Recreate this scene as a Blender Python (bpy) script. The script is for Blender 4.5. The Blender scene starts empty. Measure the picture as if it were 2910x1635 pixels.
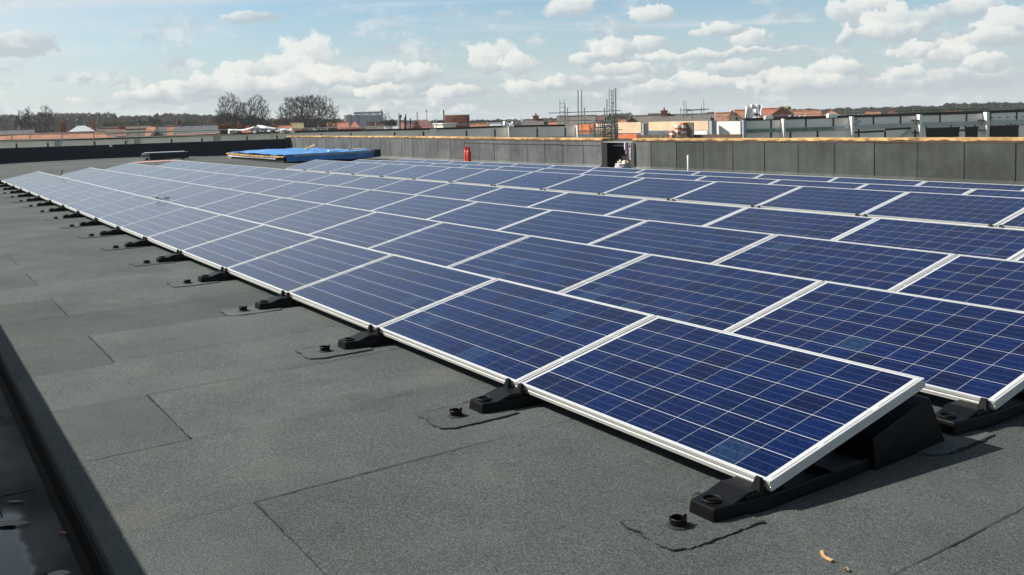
import bpy, math, random
from mathutils import Vector, Matrix, noise as mnoise
R = math.radians
rnd = random.Random(7)
S = bpy.context.scene
COL = S.collection

# ------------------------------------------------------------------ camera
IW, IH = 2910.0, 1635.0
F = 2643.2
CY = -272.5
CAM = Vector((-2.2519, 2.5919, 1.3692))
YAW, PIT, ROL = -0.587001, 0.0813869, -0.0315532
_f = Vector((math.cos(YAW)*math.cos(PIT), math.sin(YAW)*math.cos(PIT), -math.sin(PIT)))
_r = _f.cross(Vector((0, 0, 1))).normalized()
_u = _r.cross(_f)
CR = math.cos(ROL)*_r + math.sin(ROL)*_u
CU = -math.sin(ROL)*_r + math.cos(ROL)*_u
CF = _f
cam = bpy.data.cameras.new('camera')
cam.sensor_width = 36.0
cam.lens = F/IW*36.0
cam.shift_y = CY/IW
cam.clip_start = 0.05
cam.clip_end = 9000
cam_ob = bpy.data.objects.new('camera', cam)
COL.objects.link(cam_ob)
m3 = Matrix((CR, CU, -CF)).transposed()
cam_ob.matrix_world = Matrix.Translation(CAM) @ m3.to_4x4()
S.camera = cam_ob

def ray(x, y):
    return CR*((x-IW/2)/F) - CU*((y-IH/2-CY)/F) + CF
def at(x, y, dist):                       # point seen at (x, y) at a horizontal distance
    d = ray(x, y)
    return CAM + d*(dist/math.hypot(d.x, d.y))
def onz(x, y, z):
    d = ray(x, y); return CAM + d*((z-CAM.z)/d.z)
def ony(x, y, Y):
    d = ray(x, y); return CAM + d*((Y-CAM.y)/d.y)

# ------------------------------------------------------------------ world, sun
SUN_AZ, SUN_EL = R(46), R(43)
SUN = Vector((math.cos(SUN_EL)*math.cos(SUN_AZ), math.cos(SUN_EL)*math.sin(SUN_AZ), math.sin(SUN_EL)))
S.view_settings.view_transform = 'Standard'
S.view_settings.look = 'None'
S.view_settings.gamma = 1.0
S.view_settings.use_curve_mapping = False
S.view_settings.exposure = 0.55
S.render.engine = 'CYCLES'
S.cycles.max_bounces = 6
S.cycles.diffuse_bounces = 3
S.cycles.glossy_bounces = 3
S.cycles.transparent_max_bounces = 6
S.cycles.caustics_reflective = False
S.cycles.caustics_refractive = False
S.cycles.use_denoising = True

W = bpy.data.worlds.new('World')
S.world = W
W.use_nodes = True
wn, wl = W.node_tree.nodes, W.node_tree.links
wn.clear()

class NT:
    """small helper that builds node chains"""
    def __init__(s, tree): s.t = tree; s.n = tree.nodes; s.l = tree.links
    def new(s, typ, **kw):
        n = s.n.new(typ)
        for k, v in kw.items(): setattr(n, k, v)
        return n
    def put(s, sock, v):
        if isinstance(v, bpy.types.NodeSocket): s.l.new(v, sock)
        else: sock.default_value = v
    def math(s, op, a, b=0.0, c=0.0, clamp=False):
        n = s.new('ShaderNodeMath', operation=op, use_clamp=clamp)
        s.put(n.inputs[0], a); s.put(n.inputs[1], b); s.put(n.inputs[2], c)
        return n.outputs[0]
    def vec(s, op, a, b=(0, 0, 0), c=(0, 0, 0)):
        n = s.new('ShaderNodeVectorMath', operation=op)
        s.put(n.inputs[0], a); s.put(n.inputs[1], b)
        if op == 'MULTIPLY_ADD': s.put(n.inputs[2], c)
        return n.outputs['Value'] if op in ('LENGTH', 'DOT_PRODUCT') else n.outputs[0]
    def noise(s, vec, scale, detail=3.0, rough=0.5, dims='3D', out='Fac', dist=0.0):
        n = s.new('ShaderNodeTexNoise', noise_dimensions=dims)
        if vec is not None: s.put(n.inputs['Vector'], vec)
        n.inputs['Scale'].default_value = scale; n.inputs['Detail'].default_value = detail
        n.inputs['Roughness'].default_value = rough; n.inputs['Distortion'].default_value = dist
        return n.outputs[out]
    def ramp(s, v, a, b, lo=0.0, hi=1.0, smooth=True):
        n = s.new('ShaderNodeMapRange', interpolation_type='SMOOTHSTEP' if smooth else 'LINEAR')
        s.put(n.inputs[0], v)
        for i, x in enumerate((a, b, lo, hi)): s.put(n.inputs[i+1], x)
        return n.outputs[0]
    def mix(s, f, a, b, blend='MIX'):
        n = s.new('ShaderNodeMix', data_type='RGBA', blend_type=blend)
        s.put(n.inputs['Factor'], f)
        s.put(n.inputs['A'], a); s.put(n.inputs['B'], b)
        return n.outputs['Result']
    def mixf(s, f, a, b):
        n = s.new('ShaderNodeMix', data_type='FLOAT')
        s.put(n.inputs[0], f); s.put(n.inputs[2], a); s.put(n.inputs[3], b)
        return n.outputs[0]

def rgb(r, g, b): return (r, g, b, 1.0)

nt = NT(W.node_tree)
tc = nt.new('ShaderNodeTexCoord').outputs['Generated']
sky = nt.new('ShaderNodeTexSky', sky_type='NISHITA', sun_disc=False)
sky.sun_elevation = SUN_EL
sky.sun_rotation = math.pi/2 - SUN_AZ
sky.altitude = 50; sky.air_density = 1.0; sky.dust_density = 0.6; sky.ozone_density = 1.0
sep = nt.new('ShaderNodeSeparateXYZ'); nt.l.new(tc, sep.inputs[0])
# azimuth in degrees, positive to the right of the view, and elevation in degrees
azr = nt.math('ARCTAN2', sep.outputs[1], sep.outputs[0])
az = nt.math('MULTIPLY', nt.math('SUBTRACT', YAW, azr), 180/math.pi)
az = nt.math('WRAP', az, 180.0, -180.0)
el = nt.math('MULTIPLY', nt.math('ARCSINE', sep.outputs[2]), 180/math.pi)
uv = nt.new('ShaderNodeCombineXYZ'); nt.put(uv.inputs[0], az); nt.put(uv.inputs[1], el)
uv = uv.outputs[0]
billow = nt.noise(uv, 0.75, 7.0, 0.62)            # cauliflower edges of the cumulus
wisp = nt.noise(nt.vec('MULTIPLY', uv, (0.05, 0.30, 1)), 1.0, 5.0, 0.55, dist=0.6)
lump = nt.noise(nt.vec('MULTIPLY', uv, (0.22, 0.62, 1)), 1.0, 7.0, 0.60)
warp = nt.new('ShaderNodeTexNoise', noise_dimensions='3D')
nt.put(warp.inputs['Vector'], uv); warp.inputs['Scale'].default_value = 0.9; warp.inputs['Detail'].default_value = 4
wv = nt.vec('MULTIPLY_ADD', warp.outputs['Color'], (1.3, 0.9, 0), (-0.65, -0.45, 0))
uvw = nt.vec('ADD', uv, wv)
# thin veil, stronger towards the sun
sdot = nt.vec('DOT_PRODUCT', tc, tuple(SUN))
veil = nt.math('MAXIMUM', nt.math('MULTIPLY', nt.ramp(sdot, 0.26, 0.58, 0.05, 0.90), nt.ramp(el, 12.0, 26.0, 1.0, 0.0)), nt.ramp(sdot, 0.56, 0.80, 0.04, 0.96))
veil = nt.math('ADD', veil, nt.math('MULTIPLY', nt.math('SUBTRACT', wisp, 0.52), nt.ramp(el, 9.0, 32.0, 1.3, 0.5)), clamp=True)
hz = nt.ramp(el, 0.0, 9.0, 0.85, 0.0)
veil = nt.math('MAXIMUM', veil, hz)
glow = nt.ramp(sdot, 0.2, 1.0, 0.0, 1.0)
veilcol = nt.mix(glow, rgb(5.2, 5.9, 6.4), rgb(8.6, 9.0, 8.8))
skyb = nt.vec('MULTIPLY', sky.outputs[0], (0.84, 1.0, 1.10))
deep = nt.ramp(el, 10.0, 38.0, 1.0, 0.50)            # the blue deepens with height
skyb = nt.vec('SCALE', skyb); nt.put(skyb.node.inputs['Scale'], deep)
base = nt.mix(nt.math('MULTIPLY', veil, 0.86), skyb, veilcol)
# low broken cloud all round the horizon, cumulus field higher up
fieldm = nt.ramp(lump, 0.49, 0.60)
fieldw = nt.ramp(el, 0.3, 9.0, 0.75, 0.18)
fieldm = nt.math('MULTIPLY', fieldm, fieldw)
fcol = nt.mix(nt.ramp(billow, 0.42, 0.62), rgb(4.7, 5.25, 5.7), rgb(8.0, 7.9, 7.6))
base = nt.mix(fieldm, base, fcol)
CLOUDS = [  # px x, y, half width, half height in the photograph's own pixels; brightness
 (700,272,340,18,.42),(1050,262,230,20,.45),(1650,238,230,20,.45),(2250,225,240,26,.45),(2680,225,220,30,.45),
 (880,168,64,58,1.0),(815,200,90,42,1.0),(905,215,90,30,.9),(705,208,75,34,1.0),(640,236,100,26,.9),(540,252,90,22,.85),
 (430,270,100,17,.8),(760,245,160,26,.75),(1020,222,90,20,.9),(1110,205,62,30,1.0),(1190,203,62,28,1.0),
 (1400,165,68,42,1.0),(1468,182,56,30,.95),(1085,268,55,20,.95),(1300,262,90,17,.9),(1500,248,60,22,1.0),
 (1618,20,68,24,.95),(1862,38,66,19,1.0),(1745,142,62,32,.9),(1850,125,58,26,.95),(1672,168,45,18,.85),
 (1760,192,75,15,1.0),(2125,112,42,28,.95),(2045,85,60,14,.8),(2440,28,75,30,.8),(2568,62,88,36,.95),(2505,92,75,24,.85),(2410,100,24,26,.9),
 (2750,22,72,24,.85),(2870,80,70,46,.9),(2830,108,90,22,.8),(2385,195,75,24,.95),(2620,140,75,20,.85),(2720,152,66,20,.85),(2800,175,45,20,1.0),
 (2580,208,36,18,.95),(2060,150,210,11,1.0),(1950,222,50,14,.9),(2090,190,90,20,.7),(60,128,75,30,.30),(715,52,75,13,.40),(1950,245,160,22,.72),(2300,240,150,26,.72)]
mask = 0.0; shade = 0.5
edge = nt.math('MULTIPLY', nt.math('SUBTRACT', billow, 0.5), 1.9)
for (px, py, hw, hh, br) in CLOUDS:
    d = ray(px, py).normalized()
    u0 = math.degrees(YAW-math.atan2(d.y, d.x)); v0 = math.degrees(math.asin(d.z))
    k = math.degrees(1/F)
    su, sv = 1/(hw*k*1.12), 1/(hh*k*1.15)
    p = nt.vec('MULTIPLY_ADD', uvw, (su, sv, 0), (-u0*su, -v0*sv, 0))
    dd = nt.math('SUBTRACT', nt.vec('LENGTH', p), edge)
    m = nt.ramp(dd, 1.12, 0.84)
    t = nt.math('ADD', nt.vec('DOT_PRODUCT', p, (-0.22, 0.52, 0)), 0.52*br+0.05)
    mask = m if mask == 0.0 else nt.math('MAXIMUM', mask, m)
    shade = nt.mixf(m, shade, t)
shade = nt.math('ADD', shade, nt.math('MULTIPLY', nt.math('SUBTRACT', lump, 0.5), 0.9))
shade = nt.math('ADD', shade, nt.math('MULTIPLY', nt.math('SUBTRACT', billow, 0.5), 1.1))
ccol = nt.mix(nt.ramp(shade, 0.05, 0.95), rgb(4.6, 5.15, 5.55), rgb(8.6, 8.5, 8.0))
streak = nt.noise(nt.vec('MULTIPLY', uv, (0.035, 0.55, 1)), 1.0, 5.0, 0.55, dist=0.4)
streak = nt.math('MULTIPLY', nt.ramp(streak, 0.50, 0.68), nt.ramp(el, 1.0, 24.0, 0.55, 0.0))
base = nt.mix(streak, base, rgb(7.0, 7.3, 7.4))
base = nt.mix(nt.math('MULTIPLY', mask, 0.74), base, ccol)
bg = nt.new('ShaderNodeBackground'); nt.put(bg.inputs[0], base); bg.inputs[1].default_value = 0.075
out = nt.new('ShaderNodeOutputWorld'); nt.l.new(bg.outputs[0], out.inputs[0])
W.cycles.sampling_method = 'MANUAL'
W.cycles.sample_map_resolution = 512

sun = bpy.data.lights.new('sun', 'SUN')
sun.energy = 5.0; sun.angle = R(0.53); sun.color = (1.0, 0.95, 0.87)
sun_ob = bpy.data.objects.new('sun', sun); COL.objects.link(sun_ob)
sun_ob.rotation_euler = (-SUN).to_track_quat('-Z', 'Y').to_euler()
sun_ob.location = (0, 0, 60)

# ------------------------------------------------------------------ object helpers
class MB:
    def __init__(s): s.v = []; s.f = []; s.m = []; s.smooth = False
    def add(s, vs, fs, mi=0):
        o = len(s.v); s.v += [tuple(x) for x in vs]
        s.f += [tuple(i+o for i in f) for f in fs]; s.m += [mi]*len(fs)
    def box(s, lo, hi, mat=None, mi=0):
        (a, b, c), (d, e, f) = lo, hi
        vs = [Vector(p) for p in ((a,b,c),(d,b,c),(d,e,c),(a,e,c),(a,b,f),(d,b,f),(d,e,f),(a,e,f))]
        if mat is not None: vs = [mat @ v for v in vs]
        s.add(vs, [(0,3,2,1),(4,5,6,7),(0,1,5,4),(1,2,6,5),(2,3,7,6),(3,0,4,7)], mi)
    def tube(s, pts, rad, n=6, mi=0, caps=True):
        pts = [Vector(p) for p in pts]
        if not isinstance(rad, (list, tuple)): rad = [rad]*len(pts)
        rings = []; prev = None
        for i, p in enumerate(pts):
            d = (pts[min(i+1, len(pts)-1)]-pts[max(i-1, 0)])
            d = d.normalized() if d.length > 1e-9 else Vector((0, 0, 1))
            if prev is None:
                a = d.orthogonal().normalized()
            else:
                a = prev - d*prev.dot(d)
                a = a.normalized() if a.length > 1e-6 else d.orthogonal().normalized()
            prev = a; b = d.cross(a)
            rings.append([p + (a*math.cos(2*math.pi*k/n)+b*math.sin(2*math.pi*k/n))*rad[i] for k in range(n)])
        vs = [v for r_ in rings for v in r_]; fs = []
        for i in range(len(rings)-1):
            for k in range(n):
                k2 = (k+1) % n
                fs.append((i*n+k, i*n+k2, (i+1)*n+k2, (i+1)*n+k))
        if caps:
            fs.append(tuple(range(n-1, -1, -1))); fs.append(tuple((len(rings)-1)*n+k for k in range(n)))
        s.add(vs, fs, mi)
    def lathe(s, prof, n=16, c=(0, 0, 0), mi=0):
        c = Vector(c); vs = []; fs = []
        for (r_, z) in prof:
            vs += [c+Vector((r_*math.cos(2*math.pi*k/n), r_*math.sin(2*math.pi*k/n), z)) for k in range(n)]
        for i in range(len(prof)-1):
            for k in range(n):
                k2 = (k+1) % n
                fs.append((i*n+k, i*n+k2, (i+1)*n+k2, (i+1)*n+k))
        s.add(vs, fs, mi)
    def prism(s, poly, axis, a, b, mi=0):
        """polygon in the two other axes, extruded from a to b along an axis (0, 1 or 2)"""
        n = len(poly)
        def P(p, h):
            q = [0, 0, 0]; o = [i for i in range(3) if i != axis]
            q[axis] = h; q[o[0]] = p[0]; q[o[1]] = p[1]; return q
        vs = [P(p, a) for p in poly]+[P(p, b) for p in poly]
        fs = [tuple(range(n)), tuple(range(2*n-1, n-1, -1))]
        for i in range(n):
            j = (i+1) % n; fs.append((i, i+n, j+n, j))
        s.add(vs, fs, mi)
    def mesh(s, name, mats, smooth=False):
        me = bpy.data.meshes.new(name)
        me.from_pydata(s.v, [], s.f)
        if not isinstance(mats, (list, tuple)): mats = [mats]
        for m in mats: me.materials.append(m)
        if len(mats) > 1: me.polygons.foreach_set('material_index', s.m)
        if smooth: me.polygons.foreach_set('use_smooth', [True]*len(me.polygons))
        me.update()
        bm_fix(me)
        return me
    def build(s, name, mats, parent=None, loc=None, smooth=False):
        return link(name, s.mesh(name, mats, smooth), parent, loc)

import bmesh
def bm_fix(me):
    if len(me.polygons) > 20000: return
    b = bmesh.new(); b.from_mesh(me)
    bmesh.ops.recalc_face_normals(b, faces=b.faces)
    b.to_mesh(me); b.free()

def link(name, me, parent=None, loc=None):
    o = bpy.data.objects.new(name, me); COL.objects.link(o)
    if parent is not None: o.parent = parent
    if loc is not None: o.location = loc
    return o
def tag(o, label=None, cat=None, group=None, kind=None):
    if label: o['label'] = label
    if cat: o['category'] = cat
    if group: o['group'] = group
    if kind: o['kind'] = kind
    return o
def thing(name, loc, rz, label, cat, group=None):
    o = bpy.data.objects.new(name, None); COL.objects.link(o)
    o.location = loc; o.rotation_euler = (0, 0, rz); o.empty_display_size = 0.2
    return tag(o, label, cat, group)
def copy_tree(o, parent=None):
    c = o.copy(); COL.objects.link(c)
    if parent is not None: c.parent = parent
    for ch in o.children: copy_tree(ch, c)
    return c
ORD = ['first','second','third','fourth','fifth','sixth','seventh','eighth','ninth','tenth','eleventh','twelfth','thirteenth',
       'fourteenth','fifteenth','sixteenth','seventeenth','eighteenth','nineteenth']

# ------------------------------------------------------------------ materials
def mat(name, col, rough=0.8, metal=0.0, spec=0.5, var=0.0, vscale=3.0, bump=0.0, bscale=40.0, coat=0.0, coord='Object'):
    m = bpy.data.materials.new(name); m.use_nodes = True
    t = NT(m.node_tree); b = m.node_tree.nodes['Principled BSDF']
    b.inputs['Roughness'].default_value = rough; b.inputs['Metallic'].default_value = metal
    b.inputs['Specular IOR Level'].default_value = spec; b.inputs['Coat Weight'].default_value = coat
    c = rgb(*col)
    tcn = t.new('ShaderNodeTexCoord').outputs[coord]
    if var > 0:
        n = t.noise(tcn, vscale, 5.0, 0.6)
        f = t.ramp(n, 0.3, 0.7, 1-var, 1+var, smooth=False)
        oi = t.new('ShaderNodeObjectInfo').outputs['Random']
        f = t.math('MULTIPLY', f, t.ramp(oi, 0, 1, 1-var*.4, 1+var*.4, smooth=False))
        c = t.vec('SCALE', c[:3]); c.node.inputs['Scale'].default_value = 1.0
        t.put(c.node.inputs['Scale'], f)
    t.put(b.inputs['Base Color'], c)
    if bump > 0:
        n = t.noise(tcn, bscale, 4.0, 0.6)
        bn = t.new('ShaderNodeBump'); bn.inputs['Strength'].default_value = bump; bn.inputs['Distance'].default_value = 0.01
        t.put(bn.inputs['Height'], n); t.put(b.inputs['Normal'], bn.outputs[0])
    return m

def felt_material(name, ca, cb, tone=0.16, wet=False, wall=False):
    m = bpy.data.materials.new(name); m.use_nodes = True
    t = NT(m.node_tree); b = m.node_tree.nodes['Principled BSDF']
    g = t.new('ShaderNodeNewGeometry').outputs['Position']
    fine = t.noise(g, 190.0, 2.0, 0.7)
    fine2 = t.noise(g, 70.0, 3.0, 0.65)
    big = t.noise(g, 1.1, 4.0, 0.6)
    mid = t.noise(g, 7.0, 4.0, 0.6)
    oi = t.new('ShaderNodeObjectInfo').outputs['Random']
    c = t.mix(t.ramp(fine, 0.32, 0.68), rgb(*ca), rgb(*cb))
    stain = t.ramp(t.noise(g, 0.55, 5.0, 0.62, dist=1.2), 0.50, 0.62, 1.06, 0.90)
    k = t.math('ADD', t.math('MULTIPLY', stain, t.ramp(big, 0.3, 0.7, 1-tone, 1+tone, smooth=False)), t.ramp(mid, 0.3, 0.7, -0.07, 0.07, smooth=False))
    k = t.math('ADD', k, t.ramp(fine2, 0.3, 0.7, -0.24, 0.24, smooth=False))
    k = t.math('MULTIPLY', k, t.ramp(oi, 0, 1, 0.80, 1.10, smooth=False))
    # pale mineral flecks and slightly rusty blotches
    fleck = t.ramp(t.noise(g, 160.0, 1.0, 0.5), 0.70, 0.76)
    c = t.mix(t.math('MULTIPLY', fleck, 0.30), c, rgb(0.34, 0.34, 0.32))
    blot = t.ramp(t.noise(g, 2.3, 3.0, 0.5), 0.56, 0.75)
    c = t.mix(t.math('MULTIPLY', blot, 0.22), c, rgb(0.115, 0.10, 0.082))
    c2 = t.vec('SCALE', c); t.put(c2.node.inputs['Scale'], k)
    rough = 0.9
    if wet:
        # standing water: a shape of its own, glossy film over the felt
        sp = t.new('ShaderNodeSeparateXYZ'); t.l.new(g, sp.inputs[0])
        wy = t.ramp(t.math('ADD', sp.outputs[1], t.math('MULTIPLY', t.math('SUBTRACT', t.noise(g, 3.0, 4.0, 0.65), 0.5), 0.22)), 2.23, 2.29)
        wx = t.ramp(t.math('ADD', sp.outputs[0], t.math('MULTIPLY', t.noise(g, 1.6, 2.0), 0.5)), 2.45, 2.1)
        w = t.math('MULTIPLY', wy, wx)
        damp = t.ramp(t.noise(g, 2.0, 3.0), 0.35, 0.7, 0.85, 0.60)
        # darkens to near black along the foot of the step, uneven edge
        step_dk = t.ramp(t.math('ADD', sp.outputs[1], t.math('MULTIPLY', t.math('SUBTRACT', t.noise(g, 9.0, 4.0, 0.7), 0.5), 0.12)), 2.27, 2.19)
        c2 = t.mix(t.math('MULTIPLY', step_dk, 0.85), c2, rgb(0.010, 0.011, 0.013))
        c2 = t.mix(w, c2, rgb(0.016, 0.02, 0.022))
        rough = t.mixf(w, damp, 0.07)
        hgt = t.mixf(w, fine, 0.5)
    else:
        hgt = fine
    if wall:
        run = t.noise(t.vec('MULTIPLY', g, (5.0, 5.0, 0.55)), 1.0, 5.0, 0.65)
        dirt = t.noise(t.vec('MULTIPLY', g, (1.3, 1.3, 2.0)), 1.0, 4.0, 0.6)
        kk = t.math('MULTIPLY', t.ramp(run, 0.30, 0.72, 0.78, 1.18, smooth=False), t.ramp(dirt, 0.30, 0.72, 0.82, 1.15, smooth=False))
        c2 = t.vec('SCALE', c2); t.put(c2.node.inputs['Scale'], kk)
    t.put(b.inputs['Base Color'], c2)
    t.put(b.inputs['Roughness'], rough)
    b.inputs['Specular IOR Level'].default_value = 0.30 if wet else 0.22
    bn = t.new('ShaderNodeBump'); bn.inputs['Strength'].default_value = 0.55; bn.inputs['Distance'].default_value = 0.003
    t.put(bn.inputs['Height'], hgt); t.put(b.inputs['Normal'], bn.outputs[0])
    return m

M = {}
M['felt'] = felt_material('mineral_felt', (0.028, 0.035, 0.035), (0.104, 0.117, 0.113))
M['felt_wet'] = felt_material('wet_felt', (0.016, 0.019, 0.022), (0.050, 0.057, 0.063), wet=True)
M['felt_wall'] = felt_material('wall_felt', (0.046, 0.052, 0.048), (0.092, 0.100, 0.093), tone=0.10, wall=True)
M['felt_wall_pale'] = felt_material('pale_wall_felt', (0.082, 0.087, 0.088), (0.150, 0.158, 0.158), tone=0.08, wall=True)
M['bitumen'] = mat('bitumen', (0.012, 0.013, 0.014), 0.75, spec=0.3, var=0.4, vscale=60)
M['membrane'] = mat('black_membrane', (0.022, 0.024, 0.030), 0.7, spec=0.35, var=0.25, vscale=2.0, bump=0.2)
M['alu'] = mat('anodised_aluminium', (0.72, 0.72, 0.695), 0.42, 0.55, var=0.05, vscale=8)
M['backsheet'] = mat('white_backsheet', (0.52, 0.54, 0.56), 0.35, spec=0.5, coat=0.4)
M['plastic'] = mat('black_plastic', (0.0030, 0.0032, 0.0036), 0.46, spec=0.20, var=0.25, vscale=9, bump=0.05, bscale=60)
M['plastic_worn'] = mat('worn_black_plastic', (0.022, 0.024, 0.025), 0.55, spec=0.3, var=0.3, vscale=20)
M['timber'] = mat('bare_timber', (0.42, 0.255, 0.10), 0.85, var=0.7, vscale=3.5)
M['plywood'] = mat('plywood', (0.74, 0.55, 0.37), 0.8, var=0.14, vscale=1.2)
M['board'] = mat('render_board', (0.86, 0.80, 0.745), 0.85, var=0.10, vscale=0.6)
M['white'] = mat('white_paint', (0.78, 0.77, 0.74), 0.7, var=0.06, vscale=2)
M['white_sheet'] = mat('white_sheeting', (0.80, 0.80, 0.79), 0.55, var=0.05, vscale=2)
M['tape'] = mat('black_tape', (0.016, 0.016, 0.018), 0.7)
M['galv'] = mat('galvanised_steel', (0.42, 0.44, 0.44), 0.45, 0.6, var=0.15, vscale=5)
M['steel'] = mat('grey_steel', (0.34, 0.36, 0.38), 0.5, 0.3, var=0.1)
M['tube'] = mat('scaffold_tube', (0.26, 0.28, 0.27), 0.5, 0.4, var=0.2, vscale=3)
M['green_steel'] = mat('green_beam', (0.16, 0.24, 0.20), 0.5, 0.2, var=0.3, vscale=2)
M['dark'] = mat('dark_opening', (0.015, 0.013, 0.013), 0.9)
M['netting'] = mat('orange_netting', (0.62, 0.17, 0.06), 0.8, var=0.3, vscale=3)
M['brick'] = mat('red_brick', (0.32, 0.13, 0.085), 0.9, var=0.25, vscale=2.5)
M['brick_pale'] = mat('pale_brick', (0.42, 0.26, 0.18), 0.9, var=0.25, vscale=2.5)
M['cream'] = mat('cream_render', (0.72, 0.66, 0.50), 0.85, var=0.06)
M['wood_dark'] = mat('dark_wood', (0.10, 0.06, 0.04), 0.8, var=0.3)
M['bark'] = mat('bark', (0.046, 0.040, 0.034), 0.95, var=0.3, vscale=2)
M['twig'] = mat('twigs', (0.064, 0.056, 0.049), 0.95, var=0.25, vscale=0.6)
M['wood_far'] = mat('far_wood', (0.105, 0.096, 0.083), 1.0, spec=0.05, var=0.35, vscale=0.10)
M['wood_green'] = mat('far_green_wood', (0.075, 0.085, 0.035), 1.0, spec=0.05, var=0.4, vscale=0.12)
M['bush_rust'] = mat('rusty_bush', (0.17, 0.085, 0.045), 1.0, spec=0.05, var=0.3, vscale=0.4)
M['conifer'] = mat('conifer_green', (0.028, 0.040, 0.026), 1.0, spec=0.05, var=0.3, vscale=0.4)
M['grass'] = mat('field_grass', (0.085, 0.095, 0.045), 1.0, spec=0.1, var=0.4, vscale=0.02)
M['red'] = mat('red_gas_paint', (0.62, 0.05, 0.035), 0.38, spec=0.5, var=0.10, vscale=12)
M['pvc'] = mat('grey_pvc', (0.50, 0.51, 0.52), 0.4)
M['tarp'] = mat('blue_tarpaulin', (0.050, 0.215, 0.52), 0.36, spec=0.6, var=0.42, vscale=2.2, bump=0.9, bscale=5.0)
M['chip'] = mat('pale_wood_chip', (0.42, 0.255, 0.11), 0.8, var=0.3, vscale=80)
M['leaf_red'] = mat('dry_leaf', (0.30, 0.12, 0.07), 0.7, var=0.5, vscale=90)
M['leaf_grey'] = mat('old_leaf', (0.23, 0.20, 0.17), 0.6, var=0.3, vscale=40)
M['leaf_green'] = mat('faded_leaf', (0.20, 0.20, 0.09), 0.7, var=0.4, vscale=60)
M['sack'] = mat('white_sack', (0.36, 0.35, 0.34), 0.6, var=0.12, vscale=6)
M['purple'] = mat('purple_print', (0.20, 0.09, 0.20), 0.6, var=0.2)
M['print_white'] = mat('white_print', (0.75, 0.75, 0.75), 0.7)
M['silo'] = mat('silo_steel', (0.27, 0.31, 0.36), 0.6, 0.2, var=0.15, vscale=0.2)
M['silo_pale'] = mat('pale_silo_steel', (0.40, 0.40, 0.37), 0.6, 0.2, var=0.15, vscale=0.2)
M['black'] = mat('soot_black', (0.02, 0.02, 0.022), 0.8)
M['pink'] = mat('pink_board', (0.36, 0.20, 0.17), 0.8, var=0.2)

def tile_roof(name, col, scale=3.2, var=0.3):
    m = mat(name, col, 0.85, var=var, vscale=1.2)
    t = NT(m.node_tree); b = m.node_tree.nodes['Principled BSDF']
    tcn = t.new('ShaderNodeTexCoord').outputs['Object']
    wv_ = t.new('ShaderNodeTexWave', wave_type='BANDS', bands_direction='X'); t.put(wv_.inputs[0], tcn)
    wv_.inputs['Scale'].default_value = scale; wv_.inputs['Distortion'].default_value = 0.4
    bn = t.new('ShaderNodeBump'); bn.inputs['Strength'].default_value = 0.5; bn.inputs['Distance'].default_value = 0.06
    t.put(bn.inputs['Height'], wv_.outputs['Fac']); t.put(b.inputs['Normal'], bn.outputs[0])
    return m
M['r_orange'] = tile_roof('orange_pantiles', (0.34, 0.150, 0.080))
M['r_red'] = tile_roof('red_pantiles', (0.36, 0.12, 0.075))
M['r_dkred'] = tile_roof('dark_red_tiles', (0.15, 0.060, 0.052))
M['r_grey'] = tile_roof('grey_brown_tiles', (0.135, 0.120, 0.105))
M['r_slate'] = tile_roof('slate_roof', (0.085, 0.088, 0.098))
M['r_metal'] = mat('pale_metal_roof', (0.42, 0.45, 0.47), 0.5, 0.2, var=0.1)
M['r_brown'] = tile_roof('brown_tiles', (0.115, 0.085, 0.065))
M['r_moss'] = tile_roof('mossy_tiles', (0.22, 0.18, 0.09))

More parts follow.
